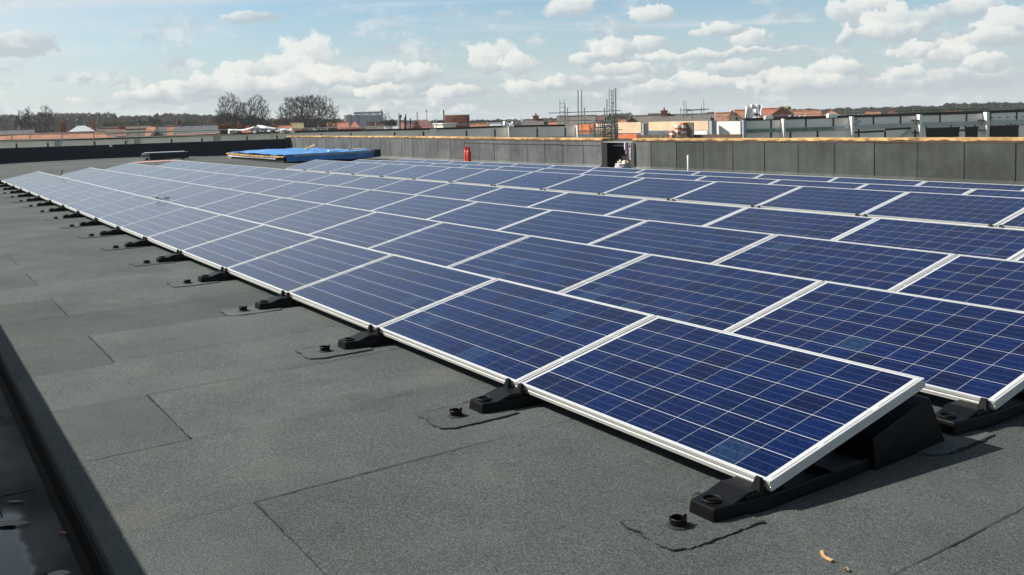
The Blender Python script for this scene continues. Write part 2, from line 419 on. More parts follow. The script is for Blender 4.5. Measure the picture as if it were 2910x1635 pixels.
# solar cell: blue polycrystalline silicon under glass, three thin bus bars
CW, CH = 0.1578, 0.1583          # pitch of the cells along and up the panel
def cell_material(name, single):
    m = bpy.data.materials.new(name); m.use_nodes = True
    t = NT(m.node_tree); b = m.node_tree.nodes['Principled BSDF']
    tcn = t.new('ShaderNodeTexCoord').outputs['Object']
    q = t.vec('MULTIPLY_ADD', tcn, (1/CW, 1/CH, 0), (0.5, 0.5, 0))
    fl = t.vec('FLOOR', q); fr = t.vec('FRACTION', q)
    oi = t.new('ShaderNodeObjectInfo').outputs['Random']
    wnz = t.new('ShaderNodeTexWhiteNoise', noise_dimensions='4D')
    t.put(wnz.inputs['Vector'], fl); t.put(wnz.inputs['W'], t.math('MULTIPLY', oi, 37.0))
    rv = wnz.outputs['Value']
    rv2 = t.new('ShaderNodeSeparateColor'); t.l.new(wnz.outputs['Color'], rv2.inputs[0])
    g = t.new('ShaderNodeNewGeometry').outputs['Position']
    vo = t.new('ShaderNodeTexVoronoi', feature='F1'); t.put(vo.inputs['Vector'], g); vo.inputs['Scale'].default_value = 70.0
    cr = t.new('ShaderNodeSeparateColor'); t.l.new(vo.outputs['Color'], cr.inputs[0])
    c = t.mix(rv, rgb(0.0014, 0.0068, 0.040), rgb(0.0018, 0.0098, 0.060))
    c = t.mix(t.ramp(rv2.outputs[1], 0.80, 0.95), c, rgb(0.0024, 0.0062, 0.034))
    c = t.mix(t.ramp(rv2.outputs[2], 0.975, 0.98), c, rgb(0.0085, 0.024, 0.068))
    k = t.ramp(cr.outputs[0], 0, 1, 0.70, 1.30, smooth=False)
    c2 = t.vec('SCALE', c); t.put(c2.node.inputs['Scale'], k)
    sp = t.new('ShaderNodeSeparateXYZ'); t.l.new(fr, sp.inputs[0])
    y3 = t.math('FRACT', t.math('MULTIPLY', sp.outputs[1], 3.0))
    d = t.math('ABSOLUTE', t.math('SUBTRACT', y3, 0.5))
    bus = t.ramp(d, 0.022, 0.015)
    c3 = t.mix(t.math('MULTIPLY', bus, 0.20), c2, rgb(0.30, 0.33, 0.40))
    t.put(b.inputs['Base Color'], c3)
    b.inputs['Roughness'].default_value = 0.45
    b.inputs['Specular IOR Level'].default_value = 0.0
    b.inputs['Coat Weight'].default_value = 1.0
    b.inputs['Coat Roughness'].default_value = 0.16
    b.inputs['Coat IOR'].default_value = 1.40
    b.inputs['Sheen Weight'].default_value = 0.40        # fine dust on the glass
    b.inputs['Sheen Roughness'].default_value = 0.26
    b.inputs['Sheen Tint'].default_value = rgb(1.0, 0.97, 0.95)
    return m
M['cell'] = cell_material('solar_cell_blue', True)

# ------------------------------------------------------------------ roof surface
ZR = -0.105
PROF = [(-16, -.155), (-14.85, -.145), (-10.65, -.084), (-9.1, -.021), (-7.65, .037), (-5.6, .056), (-4.85, .0587), (-3.3, .0508), (-1.85, .0316), (-.3, 0.0), (3, 0.0)]
def bend(x): return 10*(-0.0012*(x/10)**2 + 0.0003*(x/10)**3)
def prof(y):
    for (a, za), (b, zb) in zip(PROF, PROF[1:]):
        if a <= y <= b: return za + (zb-za)*(y-a)/(b-a)
    return PROF[0][1] if y < -16 else 0.0
def zroof(x, y): return ZR + prof(y) + bend(x)

XW, YB = 44.76, -14.85           # inner faces of the far left wall and of the back wall
STEP = 2.09                      # edge of the gutter
ground = MB()
gs = 2500
def gz(x, y): return -8.6 + .00033*x + .016*min(y, 0.0)      # the land falls gently away to the right
ground.add([(-gs, -gs, gz(-gs, -gs)), (gs, -gs, gz(gs, -gs)), (gs, 0, gz(gs, 0)), (gs, gs, gz(gs, gs)), (-gs, gs, gz(-gs, gs)), (-gs, 0, gz(-gs, 0))], [(0, 1, 2, 5), (5, 2, 3, 4)])
tag(ground.build('ground', M['grass']), kind='structure')

# building below the roof deck
deck = MB()
deck.box((-12, -15.6, -8.55), (45.4, 2.07, -0.62))
deck.box((-12, 2.07, -8.55), (45.4, 3.1, -0.62))
roof = deck.build('roof', M['brick_pale'])
tag(roof, kind='structure')
base_y = [YB, -10.65, -9.1, -7.65, -5.6, -4.85, -3.3, -1.85, -0.3, 0.6, 1.515, STEP]
SX0, SW = 0.35, 0.9075           # felt sheets run away from the gutter, laid side by side
def felt_sheet(x0, x1, y0, y1, lift=0.0):
    """one strip of felt with a real thickness, lapped over its neighbour on one edge"""
    ys = sorted({y0, y1} | {y for y in base_y if y0 < y < y1})
    xs = [x0-0.06, (x0+x1)/2, x1]
    hs = [0.0005, 0.0026, 0.0032]
    top = MB()
    n = len(xs)
    vs = []; fs = []
    for y in ys:
        for x, h in zip(xs, hs): vs.append((x, y, zroof(x, y)+h+lift))
    for i in range(len(ys)-1):
        for k in range(n-1): fs.append((i*n+k, i*n+k+1, (i+1)*n+k+1, (i+1)*n+k))
    o = len(vs)
    for y in ys: vs.append((x1, y, zroof(x1, y)-0.03))
    for i in range(len(ys)-1): fs.append((i*n+n-1, o+i, o+i+1, (i+1)*n+n-1))
    vs += [(x, y1, zroof(x, y1)-0.03) for x in xs]; o2 = len(vs)-n; L = (len(ys)-1)*n
    for k in range(n-1): fs.append((L+k, L+k+1, o2+k+1, o2+k))
    vs += [(x, y0, zroof(x, y0)-0.03) for x in xs]; o3 = len(vs)-n
    for k in range(n-1): fs.append((k+1, k, o3+k, o3+k+1))
    top.add(vs, fs)
    return top.build('felt_sheet', M['felt'], roof)
def seam(pts, wmax, gap=0.3, z=0.006, name='bitumen_seam', seed=0, par=None):
    """bitumen that has oozed out of a lap: broken, uneven bead"""
    r_ = random.Random(seed); mb = MB(); left = []
    for (ax, ay), (bx, by) in zip(pts, pts[1:]):
        L = math.hypot(bx-ax, by-ay); n = max(2, int(L/0.035))
        tx, ty = (bx-ax)/L, (by-ay)/L
        prev = None
        for i in range(n+1):
            s_ = i/n; x = ax+(bx-ax)*s_; y = ay+(by-ay)*s_
            q = mnoise.noise(Vector((x*1.7+seed, y*1.7, seed*3.1)))
            w = max(0.0, (q+gap))*wmax*1.3*(0.6+0.8*r_.random())
            w = min(w, wmax*1.6)
            j = (r_.random()-0.5)*0.005
            cur = ((x-ty*(w/2+j), y+tx*(w/2+j)), (x+ty*(w/2-j), y-tx*(w/2-j)), w)
            if prev is not None and prev[2] > wmax*0.06 and w > wmax*0.06:
                q4 = [prev[0], cur[0], cur[1], prev[1]]
                mb.add([(a, b, zroof(a, b)+z) for a, b in q4], [(0, 1, 2, 3)])
            prev = cur
    if mb.f: return mb.build(name, M['bitumen'], par or roof)
k = -14
sheets = []
while True:
    x0 = SX0 + k*SW
    if x0 > XW-0.1: break
    x1 = min(x0+SW, XW)
    end = STEP-.012
    if k % 2 == 0 and k < 14 and x0 > -6:
        felt_sheet(x0, x1-0.0, 1.515, end, 0.003)
        felt_sheet(x0, x1, YB, 1.515)
        seam([(x0+0.01, 1.515), (x1-0.01, 1.515)], 0.009, 0.7, 0.0085, seed=k+60)
    else:
        felt_sheet(x0, x1, YB, end)
    if -5 < x0 < 16:
        seam([(x0, end-.02), (x0, -1.0 if x0 > 0 else -4.0)], 0.0065 if x0 < 6 else 0.009, 0.40-0.05*max(0, x0)+0.10*math.sin(k*2.1) if x0 < 5.5 else -0.03, 0.0065, seed=k+20)
    k += 1

# gutter: a lower strip of wet felt between the roof edge and the parapet the photographer leans on
GZ = -0.195
gut = MB()
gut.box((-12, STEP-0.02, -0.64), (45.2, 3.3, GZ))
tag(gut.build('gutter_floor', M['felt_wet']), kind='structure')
face = MB()
face.prism([(STEP-0.03, ZR-0.02), (STEP-0.014, ZR+0.010), (STEP-.004, ZR+0.008), (STEP+0.008, ZR-0.004), (STEP+0.016, ZR-0.03), (STEP+0.022, GZ+0.03), (STEP+0.045, GZ+0.004), (STEP-0.02, GZ+0.004)], 0, -12, 44.7)
tag(face.build('gutter_step', M['bitumen'], roof))
for x in (1.32, 2.22, 3.5):
    sm = MB(); sm.box((x, STEP+0.09, GZ), (x+0.012, 2.6, GZ+0.003)); sm.build('bitumen_seam', M['bitumen'], roof)
sm = MB(); sm.box((1.98, 2.318, GZ), (4.8, 2.324, GZ+0.002)); sm.build('bitumen_seam', M['bitumen'], roof)
near = MB()
near.box((-9.0, 2.78, -0.6), (45.4, 3.1, 0.925))
nw = tag(near.build('parapet_wall', M['felt_wall']), 'felt covered parapet behind the gutter, only its shadow is seen', 'wall')

# ------------------------------------------------------------------ back wall of the roof (grey felt, chipped timber edge)
bw = thing('parapet_wall', (0, 0, 0), 0, 'long grey felt covered wall along the back with a chipped timber edge', 'wall')
core = MB(); core.box((-4, YB-0.42, -0.6), (17.64, YB-0.02, 0.55)); core.box((19.12, YB-0.42, -0.6), (45.3, YB-0.02, 0.53))
core.build('wall_core', M['membrane'], bw)
WT = [(5, .575), (10, .555), (14, .537), (18, .522), (20, .525), (25, .54), (32, .575), (38, .585), (45, .585)]
def wtop(x):
    for (a, za), (b, zb) in zip(WT, WT[1:]):
        if a <= x <= b: return za+(zb-za)*(x-a)/(b-a)
    return WT[0][1] if x < 5 else WT[-1][1]
xk = 6.966-9
i = 0
while xk < XW:
    x0, x1 = xk, xk+0.995
    xk += 1.0+0.0022*(i > 12); i += 1
    segs = [(x0, x1)]
    if x0 < 17.66 < x1: segs = [(x0, 17.66)]
    elif x0 >= 17.6 and x1 <= 19.12: continue
    elif x0 < 19.12 < x1: segs = [(19.12, x1)]
    for a, b in segs:
        p = MB()
        jt = 0.004+0.003*(i % 3)
        zt0, zt1 = wtop(a)-.004, wtop(b)-.004
        lap = 19.1 < a < 26.9
        z0a, z0b = zroof(a, YB)+.11, zroof(b, YB)+.11
        yy = YB+jt
        def sheet(zl0, zl1, zh0, zh1, y, foot):
            vs = [(a, y, zl0), (b, y, zl1), (b, y, zh1), (a, y, zh0), (a, YB-.02, zl0), (b, YB-.02, zl1), (b, YB-.02, zh1), (a, YB-.02, zh0)]
            p.add(vs, [(0, 1, 2, 3), (0, 4, 5, 1), (1, 5, 6, 2), (2, 6, 7, 3), (3, 7, 4, 0)])
            if foot:
                f_ = [(a, y, zl0), (b, y, zl1), (b, YB+.15, zl1-.105), (a, YB+.15, zl0-.105), (b, YB+.26, zl1-.108), (a, YB+.26, zl0-.108)]
                p.add(f_, [(0, 1, 2, 3), (3, 2, 4, 5)])
        if lap:
            sheet(z0a, z0b, zt0-.13, zt1-.13, yy, True)
            sheet(zt0-.112, zt1-.112, zt0, zt1, yy+.004, False)
        else:
            sheet(z0a, z0b, zt0, zt1, yy, True)
        p.build('felt_sheet', M['felt_wall_pale'] if a > 16.8 else M['felt_wall'], bw)
    r2 = random.Random(i)
    if not (17.6 < x0 < 19.1):
        s_ = MB(); zz = zroof(x0, YB); xx = x0-.003
        zs = [zz+.1+(wtop(x0)-.01-zz-.1)*q/9 for q in range(10)]
        for za, zb in zip(zs, zs[1:]):
            w = 0.006+0.010*r2.random()
            s_.box((xx-w/2, YB+.002, za), (xx+w/2, YB+.0135, zb+.004))
        s_.build('bitumen_seam', M['bitumen'], bw)
sl = MB(); sl.box((19.15, YB-.01, .405), (26.9, YB+.0095, .428)); sl.build('bitumen_seam', M['bitumen'], bw)
# chipped timber edge: short lengths, each with its own broken lower edge of dark bitumen
xe = -2.0; j = 0
while xe < 45:
    ln = 1.2+1.4*rnd.random(); x1 = min(xe+ln, 45.2)
    if xe < 17.7 < x1: x1 = 17.74
    if 17.7 <= xe < 19.05: xe = 19.05; continue
    n = max(3, int((x1-xe)/0.06))
    h = .088+.008*rnd.random(); dz = 0.006*rnd.random(); yo = 0.012+0.01*rnd.random()
    c = MB(); vs = []; fs = []
    for q in range(n+1):
        x = xe+(x1-xe)*q/n; zb = wtop(x)+.002
        n1 = mnoise.noise(Vector((x*2.2, 3, 1))); n2 = mnoise.noise(Vector((x*7, 9, 4)))
        mid = zb+.040+.030*n1+.020*n2; tz = zb+h+dz+.004*n2
        vs += [(x, YB+yo-.004, zb), (x, YB+yo, mid), (x, YB+yo+.006, mid+.004), (x, YB+yo+.004*n2, tz), (x, YB-.40, tz), (x, YB-.40, zb)]
    for q in range(n):
        for e in range(6):
            e2 = (e+1) % 6; fs.append((q*6+e, (q+1)*6+e, (q+1)*6+e2, q*6+e2))
    fs += [(0, 1, 2, 3, 4, 5), tuple(n*6+e for e in (5, 4, 3, 2, 1, 0))]
    c.add(vs, fs)
    c.m = [1 if (t_ < n*6 and t_ % 6 == 0) else 0 for t_ in range(len(fs))]
    c.build('timber_edge', [M['timber'], M['wood_dark']], bw)
    xe = x1+.004; j += 1

# left (far) wall, in the shade, black membrane with a slit
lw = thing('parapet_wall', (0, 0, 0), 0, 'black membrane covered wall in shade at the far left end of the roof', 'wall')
ysl0 = ony(311, 430, 0).y
def onx(x, y, X):
    d = ray(x, y); return CAM + d*((X-CAM.x)/d.x)
sa, sb = onx(321, 430, XW).y, onx(312.5, 430, XW).y
def ltop(y): return .64+(.535-.64)*(-1.46-y)/(14.85-1.46)
yk = 3.1
segs = []
while yk > YB:
    y1 = max(yk-1.35, YB)
    segs.append((y1, yk)); yk = y1
cuts = []
for a, b in segs:
    if a < sa < b: cuts.append((sb, b)) if sb < b else None; cuts.append((a, sa))
    elif a < sb < b: cuts.append((sb, b))
    elif a >= sa and b <= sb: pass
    else: cuts.append((a, b))
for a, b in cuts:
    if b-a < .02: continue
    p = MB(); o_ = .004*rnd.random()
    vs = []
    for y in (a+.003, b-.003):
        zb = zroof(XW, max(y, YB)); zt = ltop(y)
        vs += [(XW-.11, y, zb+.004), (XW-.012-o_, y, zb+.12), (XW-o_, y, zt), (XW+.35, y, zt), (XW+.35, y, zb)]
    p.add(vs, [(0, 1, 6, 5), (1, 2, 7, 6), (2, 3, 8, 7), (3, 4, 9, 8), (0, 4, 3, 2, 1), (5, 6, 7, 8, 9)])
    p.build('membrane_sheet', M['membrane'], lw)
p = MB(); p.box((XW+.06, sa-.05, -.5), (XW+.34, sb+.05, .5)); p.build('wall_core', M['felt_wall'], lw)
# pale corner strip where the two walls meet
p = MB(); p.box((XW-.05, YB-.02, zroof(44, YB)), (XW+.3, YB+.30, .60)); p.build('corner_sheet', M['felt_wall'], lw)

# ------------------------------------------------------------------ solar panels
PL, PW, FT = 1.65, 0.99, 0.040
GAP = 0.0132
PITCH = PL+GAP
TILT = 0.21321
PROFILE = [(-.0115, -.0015), (-.0115, 0.0), (0.0, 0.0), (0.0, -.0145), (-.0022, -.0155), (-.0022, -.0215), (0.0, -.0225), (0.0, -.040), (-.028, -.040), (-.028, -.0375)]
def frame_mesh():
    mb = MB(); a, b = PL/2, PW/2
    n = len(PROFILE); vs = []; fs = []
    for sx, sy in ((-1, -1), (1, -1), (1, 1), (-1, 1)):
        for (o, z) in PROFILE: vs.append((sx*(a+o), sy*(b+o), z))
    for c in range(4):
        d = (c+1) % 4
        for e in range(n-1): fs.append((c*n+e, d*n+e, d*n+e+1, c*n+e+1))
    mb.add(vs, fs); return mb.mesh('frame', M['alu'])
def slots_mesh():
    mb = MB()
    for sx in (-1, 1):
        x = sx*(PL/2-.0128)
        for y0, y1 in ((-.47, -.20), (-.165, .15), (.19, .47)):
            mb.box((x-.0012, y0, -.0012), (x+.0012, y1, .0004))
    return mb.mesh('frame_slot', M['black'])
def quad_mesh(name, hx, hy, z, m, th=0.0):
    mb = MB(); mb.add([(-hx, -hy, z), (hx, -hy, z), (hx, hy, z), (-hx, hy, z)], [(0, 1, 2, 3)])
    return mb.mesh(name, m)
ME_frame = frame_mesh()
ME_slot = slots_mesh()
ME_back = quad_mesh('backsheet', PL/2-.0113, PW/2-.0113, -.0030, M['backsheet'])
mb = MB(); mb.box((-PL/2+.0113, -PW/2+.0113, -.006), (PL/2-.0113, PW/2-.0113, -.0032)); ME_under = mb.mesh('underside', M['backsheet'])
CGX, CGY = 0.0030, 0.0040        # gaps between cells
def cell_at(mb, x, y):
    hx, hy = (CW-CGX)/2, (CH-CGY)/2
    mb.add([(x-hx, y-hy, 0), (x+hx, y-hy, 0), (x+hx, y+hy, 0), (x-hx, y+hy, 0), (x-hx, y-hy, -.0006), (x+hx, y-hy, -.0006), (x+hx, y+hy, -.0006), (x-hx, y+hy, -.0006)],
           [(0, 1, 2, 3), (0, 4, 5, 1), (1, 5, 6, 2), (2, 6, 7, 3), (3, 7, 4, 0)])
mb = MB(); cell_at(mb, 0, 0); ME_cell = mb.mesh('solar_cell', M['cell'])
mb = MB()
for ix in range(10):
    for iy in range(6): cell_at(mb, ix*CW, iy*CH)
ME_grid = mb.mesh('solar_cells', M['cell'])
CX0, CY0, CZ = -4.5*CW, -2.5*CH, -.0022

ROWS = [  # front edge y, height, first panel's right end, number of panels, words
 (0.0, 0.0, 0.0, 17, 'front row'),
 (-1.4093, .0316, -.0574, 17, 'second row'),
 (-2.8549, .0508, -.1008, 18, 'third row'),
 (-4.3875, .0587, -.0508, 18, 'fourth row'),
 (-7.1960, .0373, -.2010, 15, 'row behind the walkway'),
 (-8.6385, -.0210, -.2470, 15, 'second last row'),
 (-10.1832, -.0840, -.2150, 15, 'last row by the back wall')]
ct, st = math.cos(TILT), math.sin(TILT)
def project(p):
    d = Vector(p)-CAM; z = d.dot(CF)
    return (IW/2+F*d.dot(CR)/z, IH/2+CY-F*d.dot(CU)/z, z)
n_single = 0
for ri, (y0, dz, xs, cnt, words) in enumerate(ROWS):
    for i in range(cnt):
        xr = xs+i*PITCH
        xc = xr+PL/2
        o = bpy.data.objects.new('solar_panel', None); COL.objects.link(o); o.empty_display_size = .2
        jz = (rnd.random()-.5)*.003; jt = (rnd.random()-.5)*.003
        c_, s_ = math.cos(TILT+jt), math.sin(TILT+jt)
        cen = Vector((xc, y0-PW/2*ct, dz+bend(xc)+PW/2*st+jz))
        o.matrix_world = Matrix.Translation(cen) @ Matrix(((-1, 0, 0, 0), (0, -c_, s_, 0), (0, s_, c_, 0), (0, 0, 0, 1)))
        end = ' at the near right end' if i == 0 else (' at its far left end' if i == cnt-1 else '')
        if i == 0: lab = f'blue solar panel, first and nearest of the {words}'
        elif i == cnt-1: lab = f'solar panel at the far left end of the {words}'
        else: lab = f'solar panel, {ORD[i]} from the near right end of the {words}'
        tag(o, lab, 'solar panel', 'solar panels in tilted rows on the roof')
        link('frame', ME_frame, o); link('backsheet', ME_back, o); link('underside', ME_under, o)
        px, py, zz = project(cen)
        d = (cen-CAM).length
        inview = -300 < px < 3200 and zz > 0
        if inview and (d < 9.6 if ri < 3 else d < 8.6):
            tag(link('frame_slot', ME_slot, o), kind='stuff')
            for ix in range(10):
                for iy in range(6):
                    link('solar_cell', ME_cell, o, (CX0+ix*CW, CY0+iy*CH, CZ)); n_single += 1
        else:
            link('solar_cells', ME_grid, o, (CX0, CY0, CZ))
print('single cells', n_single)

# ------------------------------------------------------------------ mounting feet
def foot_parts():
    P = []
    b = MB()          # long body: toe, waist, rear tower (local y runs back under the panel as -y)
    zt = 0.052
    # plan outline of the toe and waist
    plan = [(-.063, .255), (.063, .255), (.085, .12), (.10, .02), (.10, -.30), (.10, -.62), (-.10, -.62), (-.10, -.30), (-.10, .02), (-.085, .12)]
    n = len(plan)
    lo = [(x, y, .0) for x, y in plan]; hi = [(x*.95, y if y < .25 else y-.008, zt) for x, y in plan]
    b.add(lo+hi, [tuple(range(n)), tuple(range(2*n-1, n-1, -1))]+[(i, i+n, (i+1) % n+n, (i+1) % n) for i in range(n)])
    P.append(('base', b.mesh('base', M['plastic'])))
    r_ = MB()         # ramp and seat under the front edge of the panel
    r_.prism([(.175, zt-.004), (.085, .074), (.03, .070), (-.10, .078), (-.10, zt-.004)], 0, -.070, .070)
    r_.box((-.078, -.10, zt-.003), (-.0705, .10, .066)); r_.box((.0705, -.10, zt-.003), (.078, .10, .066))
    P.append(('ramp', r_.mesh('ramp', M['plastic'])))
    t_ = MB()         # rear tower that carries the high edge
    def tw(y, s_): return s_
    A = [(-.60, .03), (-.60, .135), (-.97, .228), (-.99, .225), (-1.10, .0), (-.60, .0)]
    vs = [(-.11 if z > .05 else -.12, y, z) for y, z in A]+[(.11 if z > .05 else .12, y, z) for y, z in A]
    m_ = len(A)
    t_.add(vs, [tuple(range(m_)), tuple(range(2*m_-1, m_-1, -1))]+[(i, i+m_, (i+1) % m_+m_, (i+1) % m_) for i in range(m_)])
    P.append(('rear_tower', t_.mesh('rear_tower', M['plastic'])))
    s_ = MB()         # loose shelf between toe and tower
    s_.box((-.115, -.50, .066), (.115, -.33, .071)); s_.box((-.10, -.47, .045), (.10, -.36, .066))
    P.append(('shelf', s_.mesh('shelf', M['plastic_worn'])))
    c_ = MB()         # cup with a slotted disc
    c_.lathe([(.036, zt-.004), (.036, zt+.007), (.0335, zt+.009), (.031, zt+.007), (.030, zt-.002), (.0, zt-.002)], 20, (0, .198, 0))
    c_.box((-.026, .194, zt-.0015), (.026, .202, zt+.004), Matrix.Translation((0, .198, 0)) @ Matrix.Rotation(.9, 4, 'Z') @ Matrix.Translation((0, -.198, 0)))
    P.append(('cup', c_.mesh('cup', M['plastic'])))
    return P
FOOT = foot_parts()
def soften(me, w_, seg=2):
    b_ = bmesh.new(); b_.from_mesh(me)
    bmesh.ops.remove_doubles(b_, verts=b_.verts, dist=1e-5)
    es = [e for e in b_.edges if len(e.link_faces) == 2 and e.calc_face_angle(0) > .35]
    bmesh.ops.bevel(b_, geom=es, offset=w_, segments=seg, profile=.6, affect='EDGES', clamp_overlap=True)
    b_.to_mesh(me); b_.free()
for nm_, me_ in FOOT:
    if nm_ in ('base', 'rear_tower', 'ramp'): soften(me_, .007 if nm_ != 'ramp' else .003)
def prong_mesh():
    p = MB()
    vs = [(-.024, .040, .050), (.024, .040, .050), (.024, .006, .050), (-.024, .006, .050),
          (-.012, .020, .112), (.012, .020, .112), (.014, .006, .112), (-.014, .006, .112)]
    p.add(vs, [(0, 3, 2, 1), (4, 5, 6, 7), (0, 1, 5, 4), (1, 2, 6, 5), (2, 3, 7, 6), (3, 0, 4, 7)])
    p.box((-.009, .030, .060), (.009, .085, .072))
    return p.mesh('prong', M['plastic'])
ME_prong = prong_mesh()
def slot2():
    p = MB(); p.box((-.006, .03, .0735), (.006, .08, .0745)); return p.mesh('slot', M['black'])
def make_foot(x, y, z, sides, label):
    o = thing('mounting_foot', (x, y, z), 0, label, 'mounting foot', 'black plastic feet under the solar panels')
    for nm, me in FOOT: link(nm, me, o)
    for s_ in sides: link('prong', ME_prong, o, (s_*.058, 0, 0))
    return o
def outline(seed):
    """wavy outline of a felt patch, metres, local (x, y)"""
    r_ = random.Random(seed); pts = []
    core_ = [(-.155, .10), (-.155, .30), (-.15, .45), (-.12, .51), (-.05, .525), (.02, .515), (.05, .50), (.10, .52), (.145, .505), (.155, .44), (.15, .30), (.155, .10)]
    for (a, b), (c, d) in zip(core_, core_[1:]):
        L = math.hypot(c-a, d-b); n = max(2, int(L/.018))
        for i in range(n):
            s_ = i/n
            pts.append((a+(c-a)*s_+(r_.random()-.5)*.007, b+(d-b)*s_+(r_.random()-.5)*.007))
    pts.append(core_[-1]); return pts
def make_patch(x, y, seed, label):
    o = thing('anchor_patch', (x, y, 0), 0, label, 'roof patch', 'felt patches in front of the feet')
    pts = outline(seed)
    zz = lambda a, b: zroof(x+a, y+b)
    mb = MB(); n = len(pts)
    top = [(a, b, zz(a, b)+.008) for a, b in pts]; bot = [(a*1.01, b+.003, zz(a, b)+.003) for a, b in pts]
    mb.add(top+bot, [tuple(range(n))]+[(i, i+n, i+1+n, i+1) for i in range(n-1)])
    mb.build('patch', M['felt'], o)
    e = MB(); r_ = random.Random(seed+5)
    for i in range(n-1):
        (a, b), (c, d) = pts[i], pts[i+1]
        q = mnoise.noise(Vector((a*9+seed, b*9, 2)))
        side = a < 0 or b > .49
        w = (.011*max(0, q+.58)) if side else .010*max(0, q+.10)*1.5
        if w < .0022: continue
        nx, ny = (d-b), -(c-a); L = math.hypot(nx, ny) or 1; nx, ny = -nx/L*w, -ny/L*w
        cx, cy = (a+c)/2, (b+d)/2
        if (nx*(cx)+ny*(cy-.3)) < 0: nx, ny = -nx, -ny
        j = .6+.8*r_.random()
        e.add([(a-nx*.25, b-ny*.25, zz(a, b)+.0095), (c-nx*.25, d-ny*.25, zz(c, d)+.0095), (c+nx*j, d+ny*j, zz(c, d)+.0085), (a+nx*j, b+ny*j, zz(a, b)+.0085)], [(0, 1, 2, 3)])
    tag(e.build('bitumen_edge', M['bitumen'], o), kind='stuff')
    st_ = MB(); zb = zz(0, .37)+.009
    st_.lathe([(.030, zb), (.030, zb+.028), (.0275, zb+.030), (.025, zb+.028), (.025, zb+.006), (0, zb+.006)], 18, (0, .365, 0))
    st_.box((-.012, .335, zb+.022), (-.006, .345, zb+.037)); st_.box((.010, .385, zb+.022), (.016, .393, zb+.036))
    st_.build('pipe_stub', M['plastic'], o)
    fl_ = MB(); fl_.lathe([(.042, zb+.0015), (.036, zb+.004), (.030, zb+.006)], 18, (0, .365, 0)); fl_.build('collar', M['bitumen'], o)
    return o
y0, dz, xs, cnt, words = ROWS[0]
for i in range(cnt+1):
    x = 0.098 if i == 0 else (xs+cnt*PITCH-.1 if i == cnt else xs+i*PITCH-GAP/2)
    sides = (-1,) if i == 0 else ((1,) if i == cnt else (-1, 1))
    lab = ('black plastic foot at the near right end of the front row' if i == 0 else
           'black plastic foot at the far left end of the front row' if i == cnt else
           f'black plastic foot under joint {ORD[i-1]} from the near end of the front row')
    make_foot(x, 0, zroof(x, .2)+.004, sides, lab)
    lab = ('felt patch with pipe stub before the nearest foot of the front row' if i == 0 else
           'felt patch with pipe stub before the farthest foot of the front row' if i == cnt else
           f'felt patch with pipe stub before the {ORD[i]} foot of the front row')
    make_patch(x, 0, 100+i, lab)
for ri in range(1, 7):
    y0, dz, xs, cnt, words = ROWS[ri]
    ks = range(cnt+1) if ri == 4 else range(2)
    for i in ks:
        x = xs+.098 if i == 0 else (xs+cnt*PITCH-.1 if i == cnt else xs+i*PITCH-GAP/2)
        sides = (-1,) if i == 0 else ((1,) if i == cnt else (-1, 1))
        lab = (f'black foot at the near right end of the {words}' if i == 0 else
               f'black foot at the far left end of the {words}' if i == cnt else
               f'black foot at {ORD[i-1]} joint from the right of the {words}')
        make_foot(x, y0, dz+bend(x)+ZR+.004, sides, lab)
# second row's end foot stands on a patch that shows
make_patch(ROWS[1][2]+.098, ROWS[1][0], 300, 'felt patch under the end foot of the second row')
# loose cable ends on the front row
for (cx, cy, lab) in ((180, 497, 'two thin black cable ends poking over the front row'), (461, 566, 'small black cable loop on the top edge of the front row')):
    p0 = ony(cx, cy, -0.98); c = MB()
    if cx < 300:
        for a in (0, .10): c.tube([p0+Vector((a, .06, -.02)), p0+Vector((a+.01, .02, .04)), p0+Vector((a+.05, 0, .12))], .006, 5)
    else:
        c.tube([p0+Vector((.22*math.cos(t_*.5), .10*math.sin(t_*.5), .015)) for t_ in range(0, 12)], .006, 5)
    tag(c.build('cable', M['plastic'], None), lab, 'cable')

